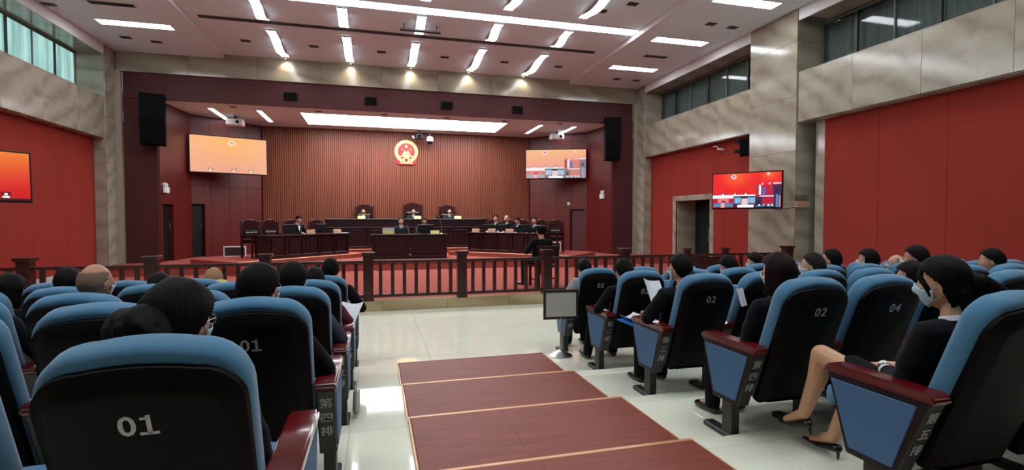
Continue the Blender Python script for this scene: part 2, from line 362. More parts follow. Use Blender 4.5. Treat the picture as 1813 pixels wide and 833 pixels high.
# stage lights
panel('huge rectangular white light panel in the stage ceiling',-2.27,4.48,17.3,19.25,ZT,'panel_stage')
for x,lb in [(-4.82,'outer left'),(-3.47,'inner left'),(5.74,'inner right'),(7.02,'outer right')]:
    panel('narrow white strip light in the stage ceiling, %s one'%lb,x-.07,x+.07,17.3,19.15,ZT,'panel_stage',group='strip lights in the stage ceiling')
for i,x in enumerate([-4.1,-1.7,.3,2.3,4.3,6.3]):
    c=copy_tree(d0); c.location=(x,16.95,ZT); c.scale=(.8,.8,1); c['label']='small dark downlight in the stage ceiling, %s one from the left'%['first','second','third','fourth','fifth','sixth'][i]; c['group']='stage ceiling downlights'
# frieze washers: real small spot lamps at the frieze end of each wavy lamp
for i,x in enumerate([-2.52,-.7,1.1,2.92,4.75]):
    t=thing('frieze_spot','tiny warm spotlight shining down the marble frieze, %s one'%ORD[i],'spotlight',(x,16.24,ZC),0,'warm spots above the frieze')
    part(MB().lathe([(.03,-.03),(.035,-.001)],(0,0,0),12),'spot_body',M['bronze'],t,smooth=True)
    part(MB().lathe([(.022,-.033),(.022,-.0305)],(0,0,0),12),'bulb',M['bulb'],t)
    ld=bpy.data.lights.new('spot','SPOT'); ld.energy=12; ld.color=(1,.86,.58); ld.spot_size=R(120); ld.spot_blend=.9; ld.shadow_soft_size=.02
    lo=bpy.data.objects.new('spot_light',ld); COL.objects.link(lo); lo.parent=t; lo.location=(0,0,-.06); lo.rotation_euler=(R(14),0,0)
# ---------------------------------------------------------------- side walls
def vpanels(parent,name,m,face,a0,a1,z0,z1,step,axis,th=.03,sgn=-1,bev=.003,skip=None):
    n=max(1,round((a1-a0)/step)); d=(a1-a0)/n
    for i in range(n):
        p=a0+i*d+.002; q=a0+(i+1)*d-.002
        if skip and p<skip[1] and q>skip[0]:
            segs=[]
            if p<skip[0]: segs.append((p,skip[0],z0,z1))
            if q>skip[1]: segs.append((skip[1],q,z0,z1))
            segs.append((max(p,skip[0]),min(q,skip[1]),skip[2],z1))
        else: segs=[(p,q,z0,z1)]
        for (s0,s1,u0,u1) in segs:
            if s1-s0<.02: continue
            f0,f1=(face,face+th) if sgn<0 else (face-th,face)
            b=MB().box(f0,f1,s0,s1,u0,u1,bev) if axis=='y' else MB().box(s0,s1,f0,f1,u0,u1,bev)
            part(b,name,M[m],parent)
for side,X,sg in (('right',XR,1),('left',XL,-1)):
    XW=X+sg*.25; XP=X-sg*.03
    mb=MB()
    # solid core behind everything
    def bx(x0,x1,*a): mb.box(min(x0,x1),max(x0,x1),*a)
    for a,b in ((10.68,15.8),(2.7,9.0),(YB,1.2)):
        if side=='right' and a==10.68:
            bx(XW+sg*.03,X+sg*1.1,10.68,12.55,-.3,4.84); bx(XW+sg*.03,X+sg*1.1,14.25,15.8,-.3,4.84); bx(XW+sg*.03,X+sg*1.1,12.55,14.25,2.2,4.84); bx(X+sg*1.0,X+sg*1.1,12.55,14.25,-.3,2.2)
        else: bx(XW+sg*.03,X+sg*1.1,a,b,-.3,4.84)
        bx(X+sg*.03,XW+sg*.2,a,b,3.77,4.84)                     # beam core
        bx(X+sg*.0,X+sg*1.1,a,b,6.0,6.3)
    bx(X+sg*1.0,X+sg*1.1,YB,16.4,4.84,6.0)
    for a,b in ((9.235,10.68),(1.2,2.7),(15.8,16.3)):
        bx(XP+sg*.03,X+sg*1.1,a+.03,b-.03,-.3,6.25)
    wall=struct(mb,'wall_'+side,M['marble'])
    # red panels
    vpanels(wall,'wall_panel','red',XW,10.69,15.79,.0,3.8,1.28,'y',sgn=-sg,skip=(12.55,14.25,2.2) if side=='right' else None)
    vpanels(wall,'wall_panel','red',XW,2.7,8.75,.0,3.8,1.2,'y',sgn=-sg)
    # beams
    for a,b in ((10.68,15.8),(2.7,9.22),(YB,1.2)):
        vpanels(wall,'marble_panel','marble',X,a+.002,b,3.77,4.84,1.3,'y',sgn=-sg,th=.04)
        f0,f1=sorted((X+sg*.04,X+sg*.28)); part(MB().box(f0,f1,a,b,3.755,3.775,.003),'beam_soffit',M['marble'],wall)
        f0,f1=sorted((X+sg*.0,X+sg*.8)); part(MB().box(f0,f1,a,b,4.84,4.86,.003),'window_sill',M['marble'],wall)
        f0,f1=sorted((X-sg*.02,X+sg*.02)); part(MB().box(f0,f1,a,b,5.98,6.249,.004),'crown_fascia',M['ceil_edge'],wall)
    # pillars: stacked slabs
    for a,b in ((9.235,10.68),(1.2,2.7),(15.8,16.3)):
        z=0
        for hgt in (.75,1.2,1.2,1.2,1.2,.69):
            f0,f1=sorted((XP,XP+sg*.03)); part(MB().box(f0,f1,a+.002,b-.002,z+.0015,z+hgt-.0015,.003),'marble_panel',M['marble'],wall)
            f0,f1=sorted((XP+sg*.031,X+sg*1.08)); part(MB().box(f0,f1,a,a+.03,z+.0015,z+hgt-.0015,.003),'marble_panel',M['marble'],wall)
            if b<16: part(MB().box(f0,f1,b-.03,b,z+.0015,z+hgt-.0015,.003),'marble_panel',M['marble'],wall)
            z+=hgt
# pilaster edge strips beside the proscenium, frieze, dark red frame
mb=MB(); mb.box(XL-1.1,XL+.1,YP,YP+.1,-.3,6.25).box(XR-.05,XR+1.1,YP,YP+.1,-.3,6.25).box(XL,XR,YP+.02,YP+.08,5.71,6.45)
front=struct(mb,'wall_front',M['marble'])
vpanels(front,'marble_panel','marble',YP-.03,XL+.05,XR-.0,5.71,6.4,1.75,'x',sgn=-1,th=.05)
part(MB().box(XL-.02,XL+.17,YP-.1,YP+.02,0,5.7,.004),'marble_panel',M['strip'],front); part(MB().box(XR-.13,XR+.05,YP-.1,YP+.02,0,5.7,.004),'marble_panel',M['strip'],front)
mb=MB(); mb.box(XL+.17,XR-.13,YP+.03,YP+.1,4.985,5.71).box(XL+.17,-5.92,YP+.03,YP+.1,.39,5.0).box(8.1,XR-.13,YP+.03,YP+.1,.39,5.0)
trim=struct(mb,'trim_2',M['red_dark'],'dark red flat frame around the stage opening')
# stage walls
YS=20.1
# left side wall runs along +Y : local +x = +Y, local +y = -X ; slab sits at +y side => away from stage
def sidewall(name,p,q,ops,flip,m='red_stage'):
    p=Vector(p); q=Vector(q); L=(q-p).length; a=math.atan2(q.y-p.y,q.x-p.x); mb=MB(); s0,s1=(0,.12) if flip else (-.12,0)
    x=0
    for a0,a1,h in sorted(ops): mb.box(x,a0,s0,s1,.39,5); mb.box(a0,a1,s0,s1,h,5); x=a1
    mb.box(x,L,s0,s1,.39,5)
    o=link(name,mb.mesh(name,M[m]),mw=Matrix.Translation((p.x,p.y,0))@Matrix.Rotation(a,4,'Z')); o['kind']='structure'
    # facing boards
    n=max(2,round(L/.62)); d=L/n; f0,f1=(-.02,-.001) if flip else (.001,.02)
    for i in range(n):
        x0,x1=i*d+.002,(i+1)*d-.002
        for u,v in ((.39,2.72),(2.724,5.0)):
            for (b0,b1,u0,v0) in [(x0,x1,u,v)]:
                hit=[op for op in ops if x0<op[1] and x1>op[0]]
                if hit and u<hit[0][2]:
                    op=hit[0]
                    if x0<op[0]-.03: part(MB().box(x0,op[0]-.002,f0,f1,u,v,.003),'wall_panel',M[m],o)
                    if x1>op[1]+.03: part(MB().box(op[1]+.002,x1,f0,f1,u,v,.003),'wall_panel',M[m],o)
                    if v>op[2]+.05: part(MB().box(max(x0,op[0]),min(x1,op[1]),f0,f1,op[2]+.002,v,.003),'wall_panel',M[m],o)
                else: part(MB().box(x0,x1,f0,f1,u,v,.003),'wall_panel',M[m],o)
    return o
sl=sidewall('wall_stage_left',(-5.92,YP+.1),(-5.74,18.45),[(.12,.75,2.06)],True)
sd=sidewall('wall_stage_left_diagonal',(-5.74,18.45),(-3.95,20.2),[(.0,.42,2.12)],True,'red_stage')
sr=sidewall('wall_stage_right',(8.1,YP+.1),(7.92,18.25),[],False)
sd2=sidewall('wall_stage_right_diagonal',(7.92,18.25),(6.15,20.2),[(.1,.72,2.02)],False)
struct(MB().box(-9,-3.3,16.5,24.5,-.3,-.2).box(-9,-8.9,YP,24,-.3,5.2).box(-9,11,24,24.1,-.3,5.2).box(10.9,11,YP,24,-.3,5.2),'wall_stage_back',M['gap'])
# slatted back wall
bw=struct(MB().box(-3.95,6.15,YS+.04,YS+.2,.39,5.0),'wall_back',M['slat_gap'])
mb=MB(); n=138; d=10.06/n
for i in range(n):
    x=-3.93+i*d; mb.box(x,x+d*.72,YS,YS+.04,.39,5.0)
o=part(mb,'slat',M['slat'],bw); o['kind']='stuff'
# rear of the hall behind the camera
struct(MB().box(-8,10,YB-.1,YB,-.3,6.6),'wall_rear',M['red'])
# door in the right wall, bay one
dr=struct(MB().box(9.225,9.29,12.38,12.55,0,2.36,.004).box(9.225,9.29,14.25,14.42,0,2.36,.004).box(9.225,9.29,12.55,14.25,2.2,2.36,.004),'door_1',M['marble'],'beige stone frame of the dark doorway in the right wall')
part(MB().box(9.29,9.98,12.55,12.58,0,2.2).box(9.29,9.98,14.22,14.25,0,2.2),'door_jamb',M['marble'],dr)
part(MB().box(9.94,9.98,12.58,14.22,0,2.2),'door_leaf',M['gap'],dr)
part(MB().box(9.90,9.939,12.62,13.38,.05,2.15,.006).box(9.90,9.939,13.42,14.18,.05,2.15,.006),'door_glass',glass('dark_green_door_glass',(14,30,26),1,.08),dr)
part(MB().cyl((9.87,13.34,.9),(9.87,13.34,1.3),.014).cyl((9.87,13.46,.9),(9.87,13.46,1.3),.014),'door_handle',M['chrome'],dr,smooth=True)
# dark doors on stage
for i,(wl,a0,a1,h,fl) in enumerate([(sl,.12,.75,2.06,True),(sd2,.1,.72,2.02,False),(sd,0,.42,2.12,True)]):
    s=1 if fl else -1; y0,y1=sorted((s*.07,s*.11)); y2,y3=sorted((s*.035,s*.065))
    o=part(MB().box(a0+.01,a1-.01,y0,y1,.4,h-.01,.004),'door_leaf',M['black' if i!=1 else 'red_dark'],wl)
    part(MB().cyl(((a1-.09),s*.05,1.3),((a1-.09),s*.05,1.5),.012),'door_handle',M['chrome'],wl)
# windows
def window(name,X,sg,y0,y1,pm,step,label):
    Xg=X+sg*.62
    mb=MB(); f0,f1=sorted((Xg-.0,Xg+sg*.05))
    mb.box(f0,f1,y0,y1,4.86,4.91,.004).box(f0,f1,y0,y1,5.93,5.98,.004)
    o=struct(mb,name,M['mullion'],label)
    n=round((y1-y0)/step); d=(y1-y0)/n
    for i in range(n+1):
        w_=.03 if i%2 else .012; f0,f1=sorted((Xg-sg*.01,Xg+sg*.055)); part(MB().box(f0,f1,max(y0,y0+i*d-w_),min(y1,y0+i*d+w_),4.91,5.93,.003),'mullion',M['mullion' if i%2==0 else 'darkgrey'],o)
    for i in range(n):
        f0,f1=sorted((Xg+sg*.02,Xg+sg*.03)); part(MB().box(f0,f1,y0+i*d+.012,y0+(i+1)*d-.012,4.9,5.94),'pane',M[pm],o)
    if pm=='glass':
        bm=bmesh.new(); N=int((y1-y0)/.03)
        vs=[(Xg+sg*(.16+.035*math.sin(i*1.3)+.02*math.sin(i*.37)),y0+i*(y1-y0)/N) for i in range(N+1)]
        A=[bm.verts.new((x,y,4.87)) for x,y in vs]; B=[bm.verts.new((x,y,5.95)) for x,y in vs]
        for i in range(N): bm.faces.new((A[i],A[i+1],B[i+1],B[i]))
        m=MB(); m.add(bm); part(m,'curtain',M['curtain'],o,smooth=True,ang=180)
    return o
window('window_1',XR,1,10.7,15.78,'glass',.8,'dark teal clerestory window over the door bay, right wall')
window('window_2',XR,1,2.72,9.2,'glass',.8,'dark teal clerestory window over the near right bay')
window('window_3',XL,-1,10.7,15.78,'day',.8,'pale teal daylit clerestory window, left wall')
window('window_4',XL,-1,2.72,9.2,'day',.8,'pale teal clerestory window nearer the camera, left wall')
# white skirting at the foot of the bays beyond the rail
for i,(x0,x1) in enumerate([(XL-.25,XL-.22),(9.22,9.25)]): 
    o=struct(MB().box(x0,x1,10.7,12.3 if i else 15.7,.17,.32,.004),'baseboard_'+('left','right')[i],M['board'])
# ---------------------------------------------------------------- railing
RX=[-6.8,-5.13,-3.465,-1.80,-.135,1.535,3.195,4.86,6.525,7.25,8.86]; RY=9.31; RZ=.178
rail=thing('courtroom_railing','long dark mahogany railing with square posts and slim balusters on the marble kerb','railing',(1.0,RY,RZ))
def post_me(w_=.085):
    m=MB(); m.box(-w_,w_,-w_,w_,0,.80,.006).box(-w_-.008,w_+.008,-w_-.008,w_+.008,0,.05,.006)
    m.prism([(-w_,.80),(-w_-.03,.83),(-w_-.03,.86),(w_+.03,.86),(w_+.03,.83),(w_,.80)],'y',-w_-.03,w_+.03,.004); return m.mesh('post',M['mahog'])
pm=post_me(); pt=MB().box(-.055,.055,-.055,.055,0,.80,.006).box(-.07,.07,-.07,.07,.80,.84,.006).mesh('post',M['mahog'])
bm_=MB().box(-.03,.03,-.03,.03,.10,.665,.004).mesh('baluster',M['mahog'])
for i,x in enumerate(RX):
    thin=x in (6.525,7.25); X_=6.32 if x==6.525 else x
    link('post',pt if thin else pm,rail,Matrix.Translation((X_-1.0,0,0)))
RXX=[6.32 if x==6.525 else x for x in RX]
for a,b in zip(RXX,RXX[1:]):
    e=.085; part(MB().box(a+e-1,b-e-1,-.045,.045,.665,.715,.012,seg=2),'top_rail',M['mahog'],rail)
    part(MB().box(a+e-1,b-e-1,-.035,.035,.055,.105,.006),'bottom_rail',M['mahog'],rail)
    if a==6.32:
        part(MB().box(a+.06-1,b-.06-1,-.02,.02,.12,.65,.004),'gate_panel',M['mahog'],rail); continue
    n=max(2,round((b-a)/.208)-1); d=(b-a)/(n+1)
    for k in range(n): link('baluster',bm_,rail,Matrix.Translation((a+d*(k+1)-1,0,0)))
# ---------------------------------------------------------------- court furniture
def framed_front(mb,L,h,n,y=0,th=.02):
    pass
def desk(name,label,loc,rz,L,D,H,npan,cat='desk',top_over=.05,gallery=True):
    # local: front face at y=0 looking towards -y, x from 0..L, body behind
    t=thing(name,label,cat,loc,rz)
    part(MB().box(0,L,.03,.06,.0,H-.04),'front_board',M['mahog2'],t); part(MB().box(0,.03,.06,D,.0,H-.04),'side_board',M['mahog2'],t); part(MB().box(L-.03,L,.06,D,.0,H-.04),'side_board',M['mahog2'],t)
    part(MB().box(-top_over,L+top_over,-top_over,D+.03,H-.04,H,.012,seg=2),'worktop',M['mahog2'],t)
    part(MB().box(0,L,.005,.05,0,.09,.006),'plinth',M['mahog2'],t)
    d=L/npan
    for i in range(npan+1):
        x0=max(0,i*d-.05); x1=min(L,i*d+.05); part(MB().box(x0,x1,0,.03,.09,H-.04,.006),'pilaster',M['mahog2'],t)
    for i in range(npan):
        part(MB().box(i*d+.09,(i+1)*d-.09,.006,.03,.14,H-.09,.016,seg=2),'front_panel',M['mahog2'],t)
    return t
ang=R(45)
# left side desk: near end (-2.85,15.2) far end (-.85,17.2); its front faces (+x,-y)
dL=desk('side_desk','long dark mahogany desk set diagonally on the left of the court floor','desk' and (-2.85,15.2,.52),R(45),2.83,.65,.66,5)
dR=desk('side_desk','long dark mahogany desk set diagonally on the right, behind the seated guard',(3.05,17.2,.52),R(-45),2.83,.65,.66,5)
dC=desk('clerk_desk','dark mahogany desk with two panels standing in front of the judges bench',(-.12,16.1,.39),0,2.3,.7,.765,2)
dJ=desk('judges_bench','wide dark mahogany judges bench on the top platform',(-1.72,18.72,.575),0,5.86,.35,.77,8)
part(MB().box(-.02,5.88,.3,.36,.72,1.035),'back_panel',M['mahog2'],dJ); part(MB().box(-.06,5.92,.26,.75,1.035,1.065,.01),'upper_worktop',M['mahog2'],dJ)
for i in range(6): part(MB().box(.05+i*.97,.05+i*.97+.93,.29,.302,.79,1.02,.005),'upper_front_panel',M['mahog2'],dJ)
part(MB().box(1.12,1.18,-.003,.003,.10,.16).box(1.135,1.165,-.003,.003,.3,.33),'lock_plate',M['chrome'],dC)
# tall court chairs
def court_chair(loc,rz,label,w_=.3,h=1.42,group=None,strip=True):
    t=thing('court_chair',label,'chair',loc,rz,group)
    for s in (-1,1):
        part(MB().box(s*w_-.025,s*w_+.025,-.04,.02,.0,h-.12,.006).sph((s*w_,-.01,h-.09),.035,2),'back_post',M['mahog'],t,smooth=True)
        part(MB().box(s*w_-.025,s*w_+.025,.45,.5,.0,.64,.006),'leg',M['mahog'],t)
        part(MB().box(s*w_-.035,s*w_+.035,-.02,.52,.64,.68,.012,seg=2),'armrest',M['mahog'],t)
    n=10; pts=[(-w_+.03,.55),(w_-.03,.55)]+[((w_-.03)*math.cos(PI*i/n),h-.16+.14*math.sin(PI*i/n)) for i in range(n+1)]
    part(MB().prism(pts,'y',-.03,.0,.006),'back_frame',M['mahog'],t)
    part(MB().slab([(-w_+.07,.55),(w_-.07,.55),(w_-.07,h-.34),(-w_+.07,h-.34)],[(0,.01),(.03,0),(.04,.015)],Matrix(((1,0,0,0),(0,0,1,0),(0,1,0,0),(0,0,0,1)))),'back_pad',M['black'],t)
    if strip: part(MB().box(-w_+.08,w_-.08,.04,.052,h-.41,h-.385,.003),'pale_strip',M['strip'],t)
    part(MB().box(-w_+.02,w_-.02,0,.5,.42,.52,.02,seg=2),'seat',M['black'],t)
    return t
ZJ=.77
for x,h,lb in [(-.42,1.42,'leftmost of the three behind the judges bench'),(1.38,1.5,'highest, middle one behind the judges bench'),(2.72,1.42,'right one behind the judges bench')]:
    court_chair((x,20.0,ZJ),PI,'tall carved dark wood judge chair, '+lb,.3 if h<1.45 else .32,h+.02,'judge chairs')
uL=Vector((-.7071,-.7071)); nL=Vector((-.7071,.7071)); fL=Vector((-.85,17.2)); uR=Vector((.7071,-.7071)); nR=Vector((.7071,.7071)); fR=Vector((3.05,17.2))
def side(f,u,n,t,d): p=f+u*t+n*d; return (p.x,p.y,.52)
for t_,lb in [(.35,'nearest the judges bench'),(1.25,'where the suited man sits'),(2.0,'third from the judges bench, empty'),(2.62,'closest to the railing, empty')]:
    court_chair(side(fL,uL,nL,t_,1.15),R(-135),'dark wooden court chair behind the left diagonal desk, '+lb,.26,1.12,'chairs behind the left desk')
for t_,lb in [(.3,'nearest the judges bench'),(.95,'second from the judges bench'),(1.5,'third from the judges bench'),(2.2,'fourth, directly behind the guard'),(2.8,'rightmost and empty')]:
    court_chair(side(fR,uR,nR,t_,1.15),R(135),'dark wooden court chair behind the right diagonal desk, '+lb,.26,1.12,'chairs behind the right desk')
for x,lb in [(.8,'left clerk'),(1.56,'right clerk')]:
    court_chair((x,17.75,.39),PI,'dark low-backed chair of the '+lb,.24,.98,'clerk chairs',False)
# desk-top things
def plate(x,y,z,rz,label,m='gpl',w_=.26,h=.11):
    t=thing('name_plate',label,'name plate',(x,y,z),rz)
    part(MB().prism([(-.035,0),(.035,0),(.006,h),(-.006,h)],'x',-w_/2,w_/2,.002),'plate',M[m],t)
    for i in range(3): part(MB().box(-.07+i*.055,-.035+i*.055,-.026,-.022,.035,.075,.001,m=Matrix.Rotation(R(-14),4,'X')),'character',M['darkgrey' if m=='gpl' else 'black'],t)
    return t
for x,lb in [(-.5,'left judge'),(1.5,'middle judge'),(3.0,'right judge')]: plate(x,19.1,1.64,0,'gold name plate on the bench in front of the '+lb)
plate(1.83,16.35,1.155,0,'gold name plate on the clerk desk right of the monitor',w_=.28)
t=thing('sign_board','white framed sign with gold lower band on the left end of the clerk desk','sign',(.38,16.35,1.155))
part(MB().box(-.18,.18,-.01,.01,0,.2,.004),'board',M['board'],t); part(MB().box(-.15,.15,-.016,-.011,.01,.1,.002),'gold_plate',M['gpl'],t)
def monitor(x,y,z,rz,label,w_=.46,h=.28,base=.1):
    t=thing('monitor',label,'monitor',(x,y,z),rz)
    part(MB().box(-w_/2,w_/2,-.02,.02,base,base+h,.008),'housing',M['black'],t)
    part(MB().box(-w_/2+.012,w_/2-.012,.0201,.022,base+.012,base+h-.012),'screen',M['darkgrey'],t)
    part(MB().box(-.03,.03,-.03,-.0,.01,base+.1,.004),'stand',M['black'],t); part(MB().box(-.1,.1,-.08,.08,0,.012,.004),'foot',M['black'],t); return t
m_=monitor(1.55,16.5,1.155,0,'wide black monitor on the clerk desk in front of the right clerk',.5,.22,.07)
part(MB().box(-.25,.25,-.021,.021,.285,.295,.002),'top_edge',M['board'],m_,label='pale top edge, reflection put into its colour')  # pale strip: the reflection along the top edge is put into its colour
def onL(t_,d): return side(fL,uL,nL,t_,d)
def onR(t_,d): return side(fR,uR,nR,t_,d)
for f,tt,lb in [(onL,1.9,'black monitor on the left desk, left of the suited man'),(onL,.75,'black monitor on the left desk, right of the suited man')]:
    p=f(tt,.4); monitor(p[0],p[1],1.18,R(45),lb,.42,.24,.06)
for tt,lb in [(.6,'black monitor at the far end of the right desk'),(1.15,'black monitor on the right desk before the bald man'),(2.0,'black monitor on the right desk near the guard')]:
    p=onR(tt,.4); monitor(p[0],p[1],1.18,R(-45),lb,.4,.22,.05)
for f,tt,rz,lb in [(onL,1.3,45,'tan name plate on the left desk before the suited man'),(onL,.3,45,'tan name plate at the inner end of the left desk'),(onR,.2,-45,'tan name plate at the inner end of the right desk'),(onR,.85,-45,'second tan name plate on the right desk'),(onR,1.55,-45,'wide tan name plate in the middle of the right desk')]:
    p=f(tt,.2); plate(p[0],p[1],1.18,R(rz),lb,'tan',.3,.13)
for f,tt,rz,lb in [(onL,.05,45,'small white paper pad at the inner end of the left desk'),(onR,1.25,-45,'small white paper on the right desk')]:
    p=f(tt,.15); tag(link('paper',MB().box(-.12,.12,-.08,.08,0,.012,.002).mesh('paper',M['paper']),mw=Matrix.Translation((p[0],p[1],1.181))@Matrix.Rotation(R(rz),4,'Z')),lb,'paper')
t=thing('gooseneck_microphone','slim silver gooseneck microphone on the right of the clerk desk','microphone',(2.05,16.45,1.155))
part(MB().lathe([(.04,0),(.045,.01),(.02,.03)],n=14),'base',M['chrome'],t,smooth=True); part(MB().tube([(0,0,.02),(0,0,.3),(-.03,0,.42),(-.07,-.01,.5)],.008),'neck',M['chrome'],t,smooth=True); part(MB().hull([((-.07,-.01,.5),.018),((-.1,-.015,.53),.014)]),'head',M['black'],t,smooth=True)
for x,lb in [(-.2,'left'),(1.15,'middle'),(2.55,'right')]:
    t=thing('bench_microphone','small black microphone on the judges bench, %s one'%lb,'microphone',(x-.35,19.2,1.64),0,'microphones on the judges bench')
    part(MB().lathe([(.03,0),(.03,.012)],n=12),'base',M['black'],t); part(MB().tube([(0,0,.01),(0,0,.12),(.02,0,.17)],.006),'neck',M['black'],t)
t=thing('desk_camera','small black box camera on the right part of the judges bench','camera',(2.3,19.2,1.64)); part(MB().box(-.06,.06,-.05,.05,.02,.13,.01),'body',M['black'],t); part(MB().cyl((0,-.05,.08),(0,-.07,.08),.025),'lens',M['chrome'],t); part(MB().box(-.02,.02,-.02,.02,0,.02),'foot',M['black'],t)
# floor standing framed screens
for x0,x1,z0,z1,y,lb in [(-4.83,-4.16,.39,.74,18.45,'white framed grey screen standing on the stage floor left of the left desk'),(6.3,6.92,.39,.76,18.45,'white framed grey screen on the stage floor right of the right desk')]:
    t=thing('floor_screen',lb,'screen',((x0+x1)/2,y,.39)); w_=x1-x0; h=z1-z0
    part(MB().box(-w_/2,w_/2,0,.05,h-.04,h,.003).box(-w_/2,-w_/2+.035,0,.05,0,h-.04,.003).box(w_/2-.035,w_/2,0,.05,0,h-.04,.003).box(-w_/2,w_/2,0,.05,0,.03,.003),'frame',M['white'],t)
    part(MB().box(-w_/2+.035,w_/2-.035,.012,.03,.03,h-.04),'panel',M['darkgrey'],t)
# ---------------------------------------------------------------- national emblem
t=thing('national_emblem','round red and gold national emblem with stars, gate and ribbon on the slatted wall','emblem',(1.16,YS-.001,4.24))
FX=Matrix(((1,0,0,0),(0,0,-1,0),(0,1,0,0),(0,0,0,1)))   # (u,v,w)->(u,-w,v)
def circ(r,n=40,c=(0,0),a0=0,a1=2*PI): return [(c[0]+r*math.cos(a0+(a1-a0)*i/n),c[1]+r*math.sin(a0+(a1-a0)*i/n)) for i in range(n)]
def ring(mb,r0,r1,w0,w1,c=(0,0),n=48,a0=0,a1=2*PI,bump=0):
    bm=bmesh.new(); S=[]
    full=abs(a1-a0-2*PI)<1e-6; N=n if full else n+1
    for i in range(N):
        a=a0+(a1-a0)*i/n; rr=r1+(bump if i%2 else 0); S.append([bm.verts.new((c[0]+r*math.cos(a),c[1]+r*math.sin(a),w_)) for r,w_ in ((r0,w0),(rr,w0),(rr-.01,w1),(r0+.01,w1))])
    for i in range(n if full else n):
        A=S[i]; B=S[(i+1)%N]
        for j in range(4): bm.faces.new((A[j],A[(j+1)%4],B[(j+1)%4],B[j]))
    bmesh.ops.recalc_face_normals(bm,faces=bm.faces); return mb.add(bm,FX)
part(MB().slab(circ(.34),[(0,0),(.03,0)],FX),'red_disc',M['emred'],t)
part(ring(MB(),.315,.445,0,.06,n=56,a0=R(-68),a1=R(248),bump=.012),'wheat_wreath',M['emgold'],t)
def star(r,c): return [(c[0]+(r if i%2==0 else r*.4)*math.cos(PI/2+i*PI/5),c[1]+(r if i%2==0 else r*.4)*math.sin(PI/2+i*PI/5)) for i in range(10)]
for c,r in [((0,.2),.085),((-.16,.09),.04),((-.06,.02),.04),((.06,.02),.04),((.16,.09),.04)]:
    part(MB().slab(star(r,c),[(.03,0),(.045,0)],FX),'star',M['emgold'],t)
g=MB()
for a in [(-.15,.15,-.15,-.08),(-.12,.12,-.08,-.06),(-.14,.14,-.06,-.045),(-.09,.09,-.045,-.02),(-.11,.11,-.02,-.008),(-.28,.28,-.2,-.16)]: g.slab([(a[0],a[2]),(a[1],a[2]),(a[1],a[3]),(a[0],a[3])],[(.03,0),(.048,0)],FX)
part(g,'gate',M['emgold'],t)
part(ring(MB(),.06,.13,.02,.065,c=(0,-.33),n=24,a0=0,a1=2*PI,bump=.018),'gear',M['emgold'],t)
part(MB().slab([(-.36,-.27),(-.2,-.3),(-.1,-.36),(.1,-.36),(.2,-.3),(.36,-.27),(.38,-.44),(.28,-.5),(-.28,-.5),(-.38,-.44)],[(.01,0),(.045,.0)],FX),'ribbon',M['emred'],t)
part(MB().slab([(-.22,-.41),(-.05,-.4),(-.05,-.45),(-.22,-.46)],[(.045,0),(.055,0)],FX).slab([(.05,-.4),(.22,-.41),(.22,-.46),(.05,-.45)],[(.045,0),(.055,0)],FX),'ribbon_knot',M['emgold'],t)
# ---------------------------------------------------------------- screens
def picture(w_,h,quads):
    me=bpy.data.meshes.new('picture'); vs=[];fs=[];cs=[]
    nz=0
    for q in quads:
        u0,v0,u1,v1=q[:4]; c=q[4]; c4=c if isinstance(c[0],(tuple,list)) else (c,c,c,c)   # bl br tr tl
        sub=q[5] if len(q)>5 else 1; nz+=1; y=-.0006*q[6] if len(q)>6 else -.0001*nz
        i=len(vs)
        for (u,v) in ((u0,v0),(u1,v0),(u1,v1),(u0,v1)): vs.append(((u-.5)*w_,y,(v-.5)*h))
        fs.append((i,i+1,i+2,i+3)); cs+= [lin(k) for k in c4]
    me.from_pydata(vs,[],fs); ca=me.color_attributes.new('Col','FLOAT_COLOR','CORNER')
    for i,c in enumerate(cs): ca.data[i].color=c
    me.materials.append(M['screen']); return me
def grad(u0,v0,u1,v1,cols,nv=8,nu=10,f=None):
    out=[]
    for i in range(nu):
        for j in range(nv):
            def cc(a,b): return f(a,b)
            a0,a1,b0,b1=i/nu,(i+1)/nu,j/nv,(j+1)/nv
            out.append((u0+(u1-u0)*a0,v0+(v1-v0)*b0,u0+(u1-u0)*a1,v0+(v1-v0)*b1,(cc(a0,b0),cc(a1,b0),cc(a1,b1),cc(a0,b1)),1,0))
    return out
def mixc(a,b,t): t=max(0,min(1,t)); return tuple(a[i]+(b[i]-a[i])*t for i in range(3))
def tv(label,c,rz,w_,h,quads,tilt=0,name='wall_screen'):
    t=thing(name,label,'screen',c,rz)
    part(MB().box(-w_/2-.03,w_/2+.03,.003,.07,-h/2-.035,h/2+.03,.008),'bezel',M['black'],t)
    link('picture',picture(w_,h,quads),t)
    part(MB().box(-.12,.12,.07,.16,-.12,.12,.004),'bracket_plate',M['darkgrey'],t)
    part(MB().cyl((0,.1,0),(0,.42,0),.03),'bracket_arm',M['darkgrey'],t,smooth=True)
    t.rotation_euler=(R(-tilt),0,rz) if tilt else t.rotation_euler
    return t
def pale(a,b): return mixc(mixc((232,158,132),(250,176,92),b*1.2),(240,176,140),abs(a-.5)*1.2)
def figs(xs,v,s,c1,c2,c3):
    o=[]
    for x in xs: o+=[(x-s*1.5,v,x+s*1.5,v+s*4.2,c1),(x-s*.5,v+s*1.6,x+s*.5,v+s*3.2,c2),(x-s*1.1,v,x+s*1.1,v+s*1.3,c3)]
    return o
def disc(u,v,r,asp,c1,c2):
    o=[]
    for k in range(5):
        a=R(18+36*k); o.append((u-r*math.cos(a)/asp,v-r*math.sin(a),u+r*math.cos(a)/asp,v+r*math.sin(a),c1))
    o.append((u-.5*r/asp,v-.4*r,u+.5*r/asp,v+.5*r,c2)); return o
q1=grad(0,0,1,1,None,f=pale)+disc(.53,.84,.1,1.9,(250,226,190),(226,170,130))+figs([.25,.55,.78],.03,.022,(178,130,110),(250,240,225),(240,220,190))
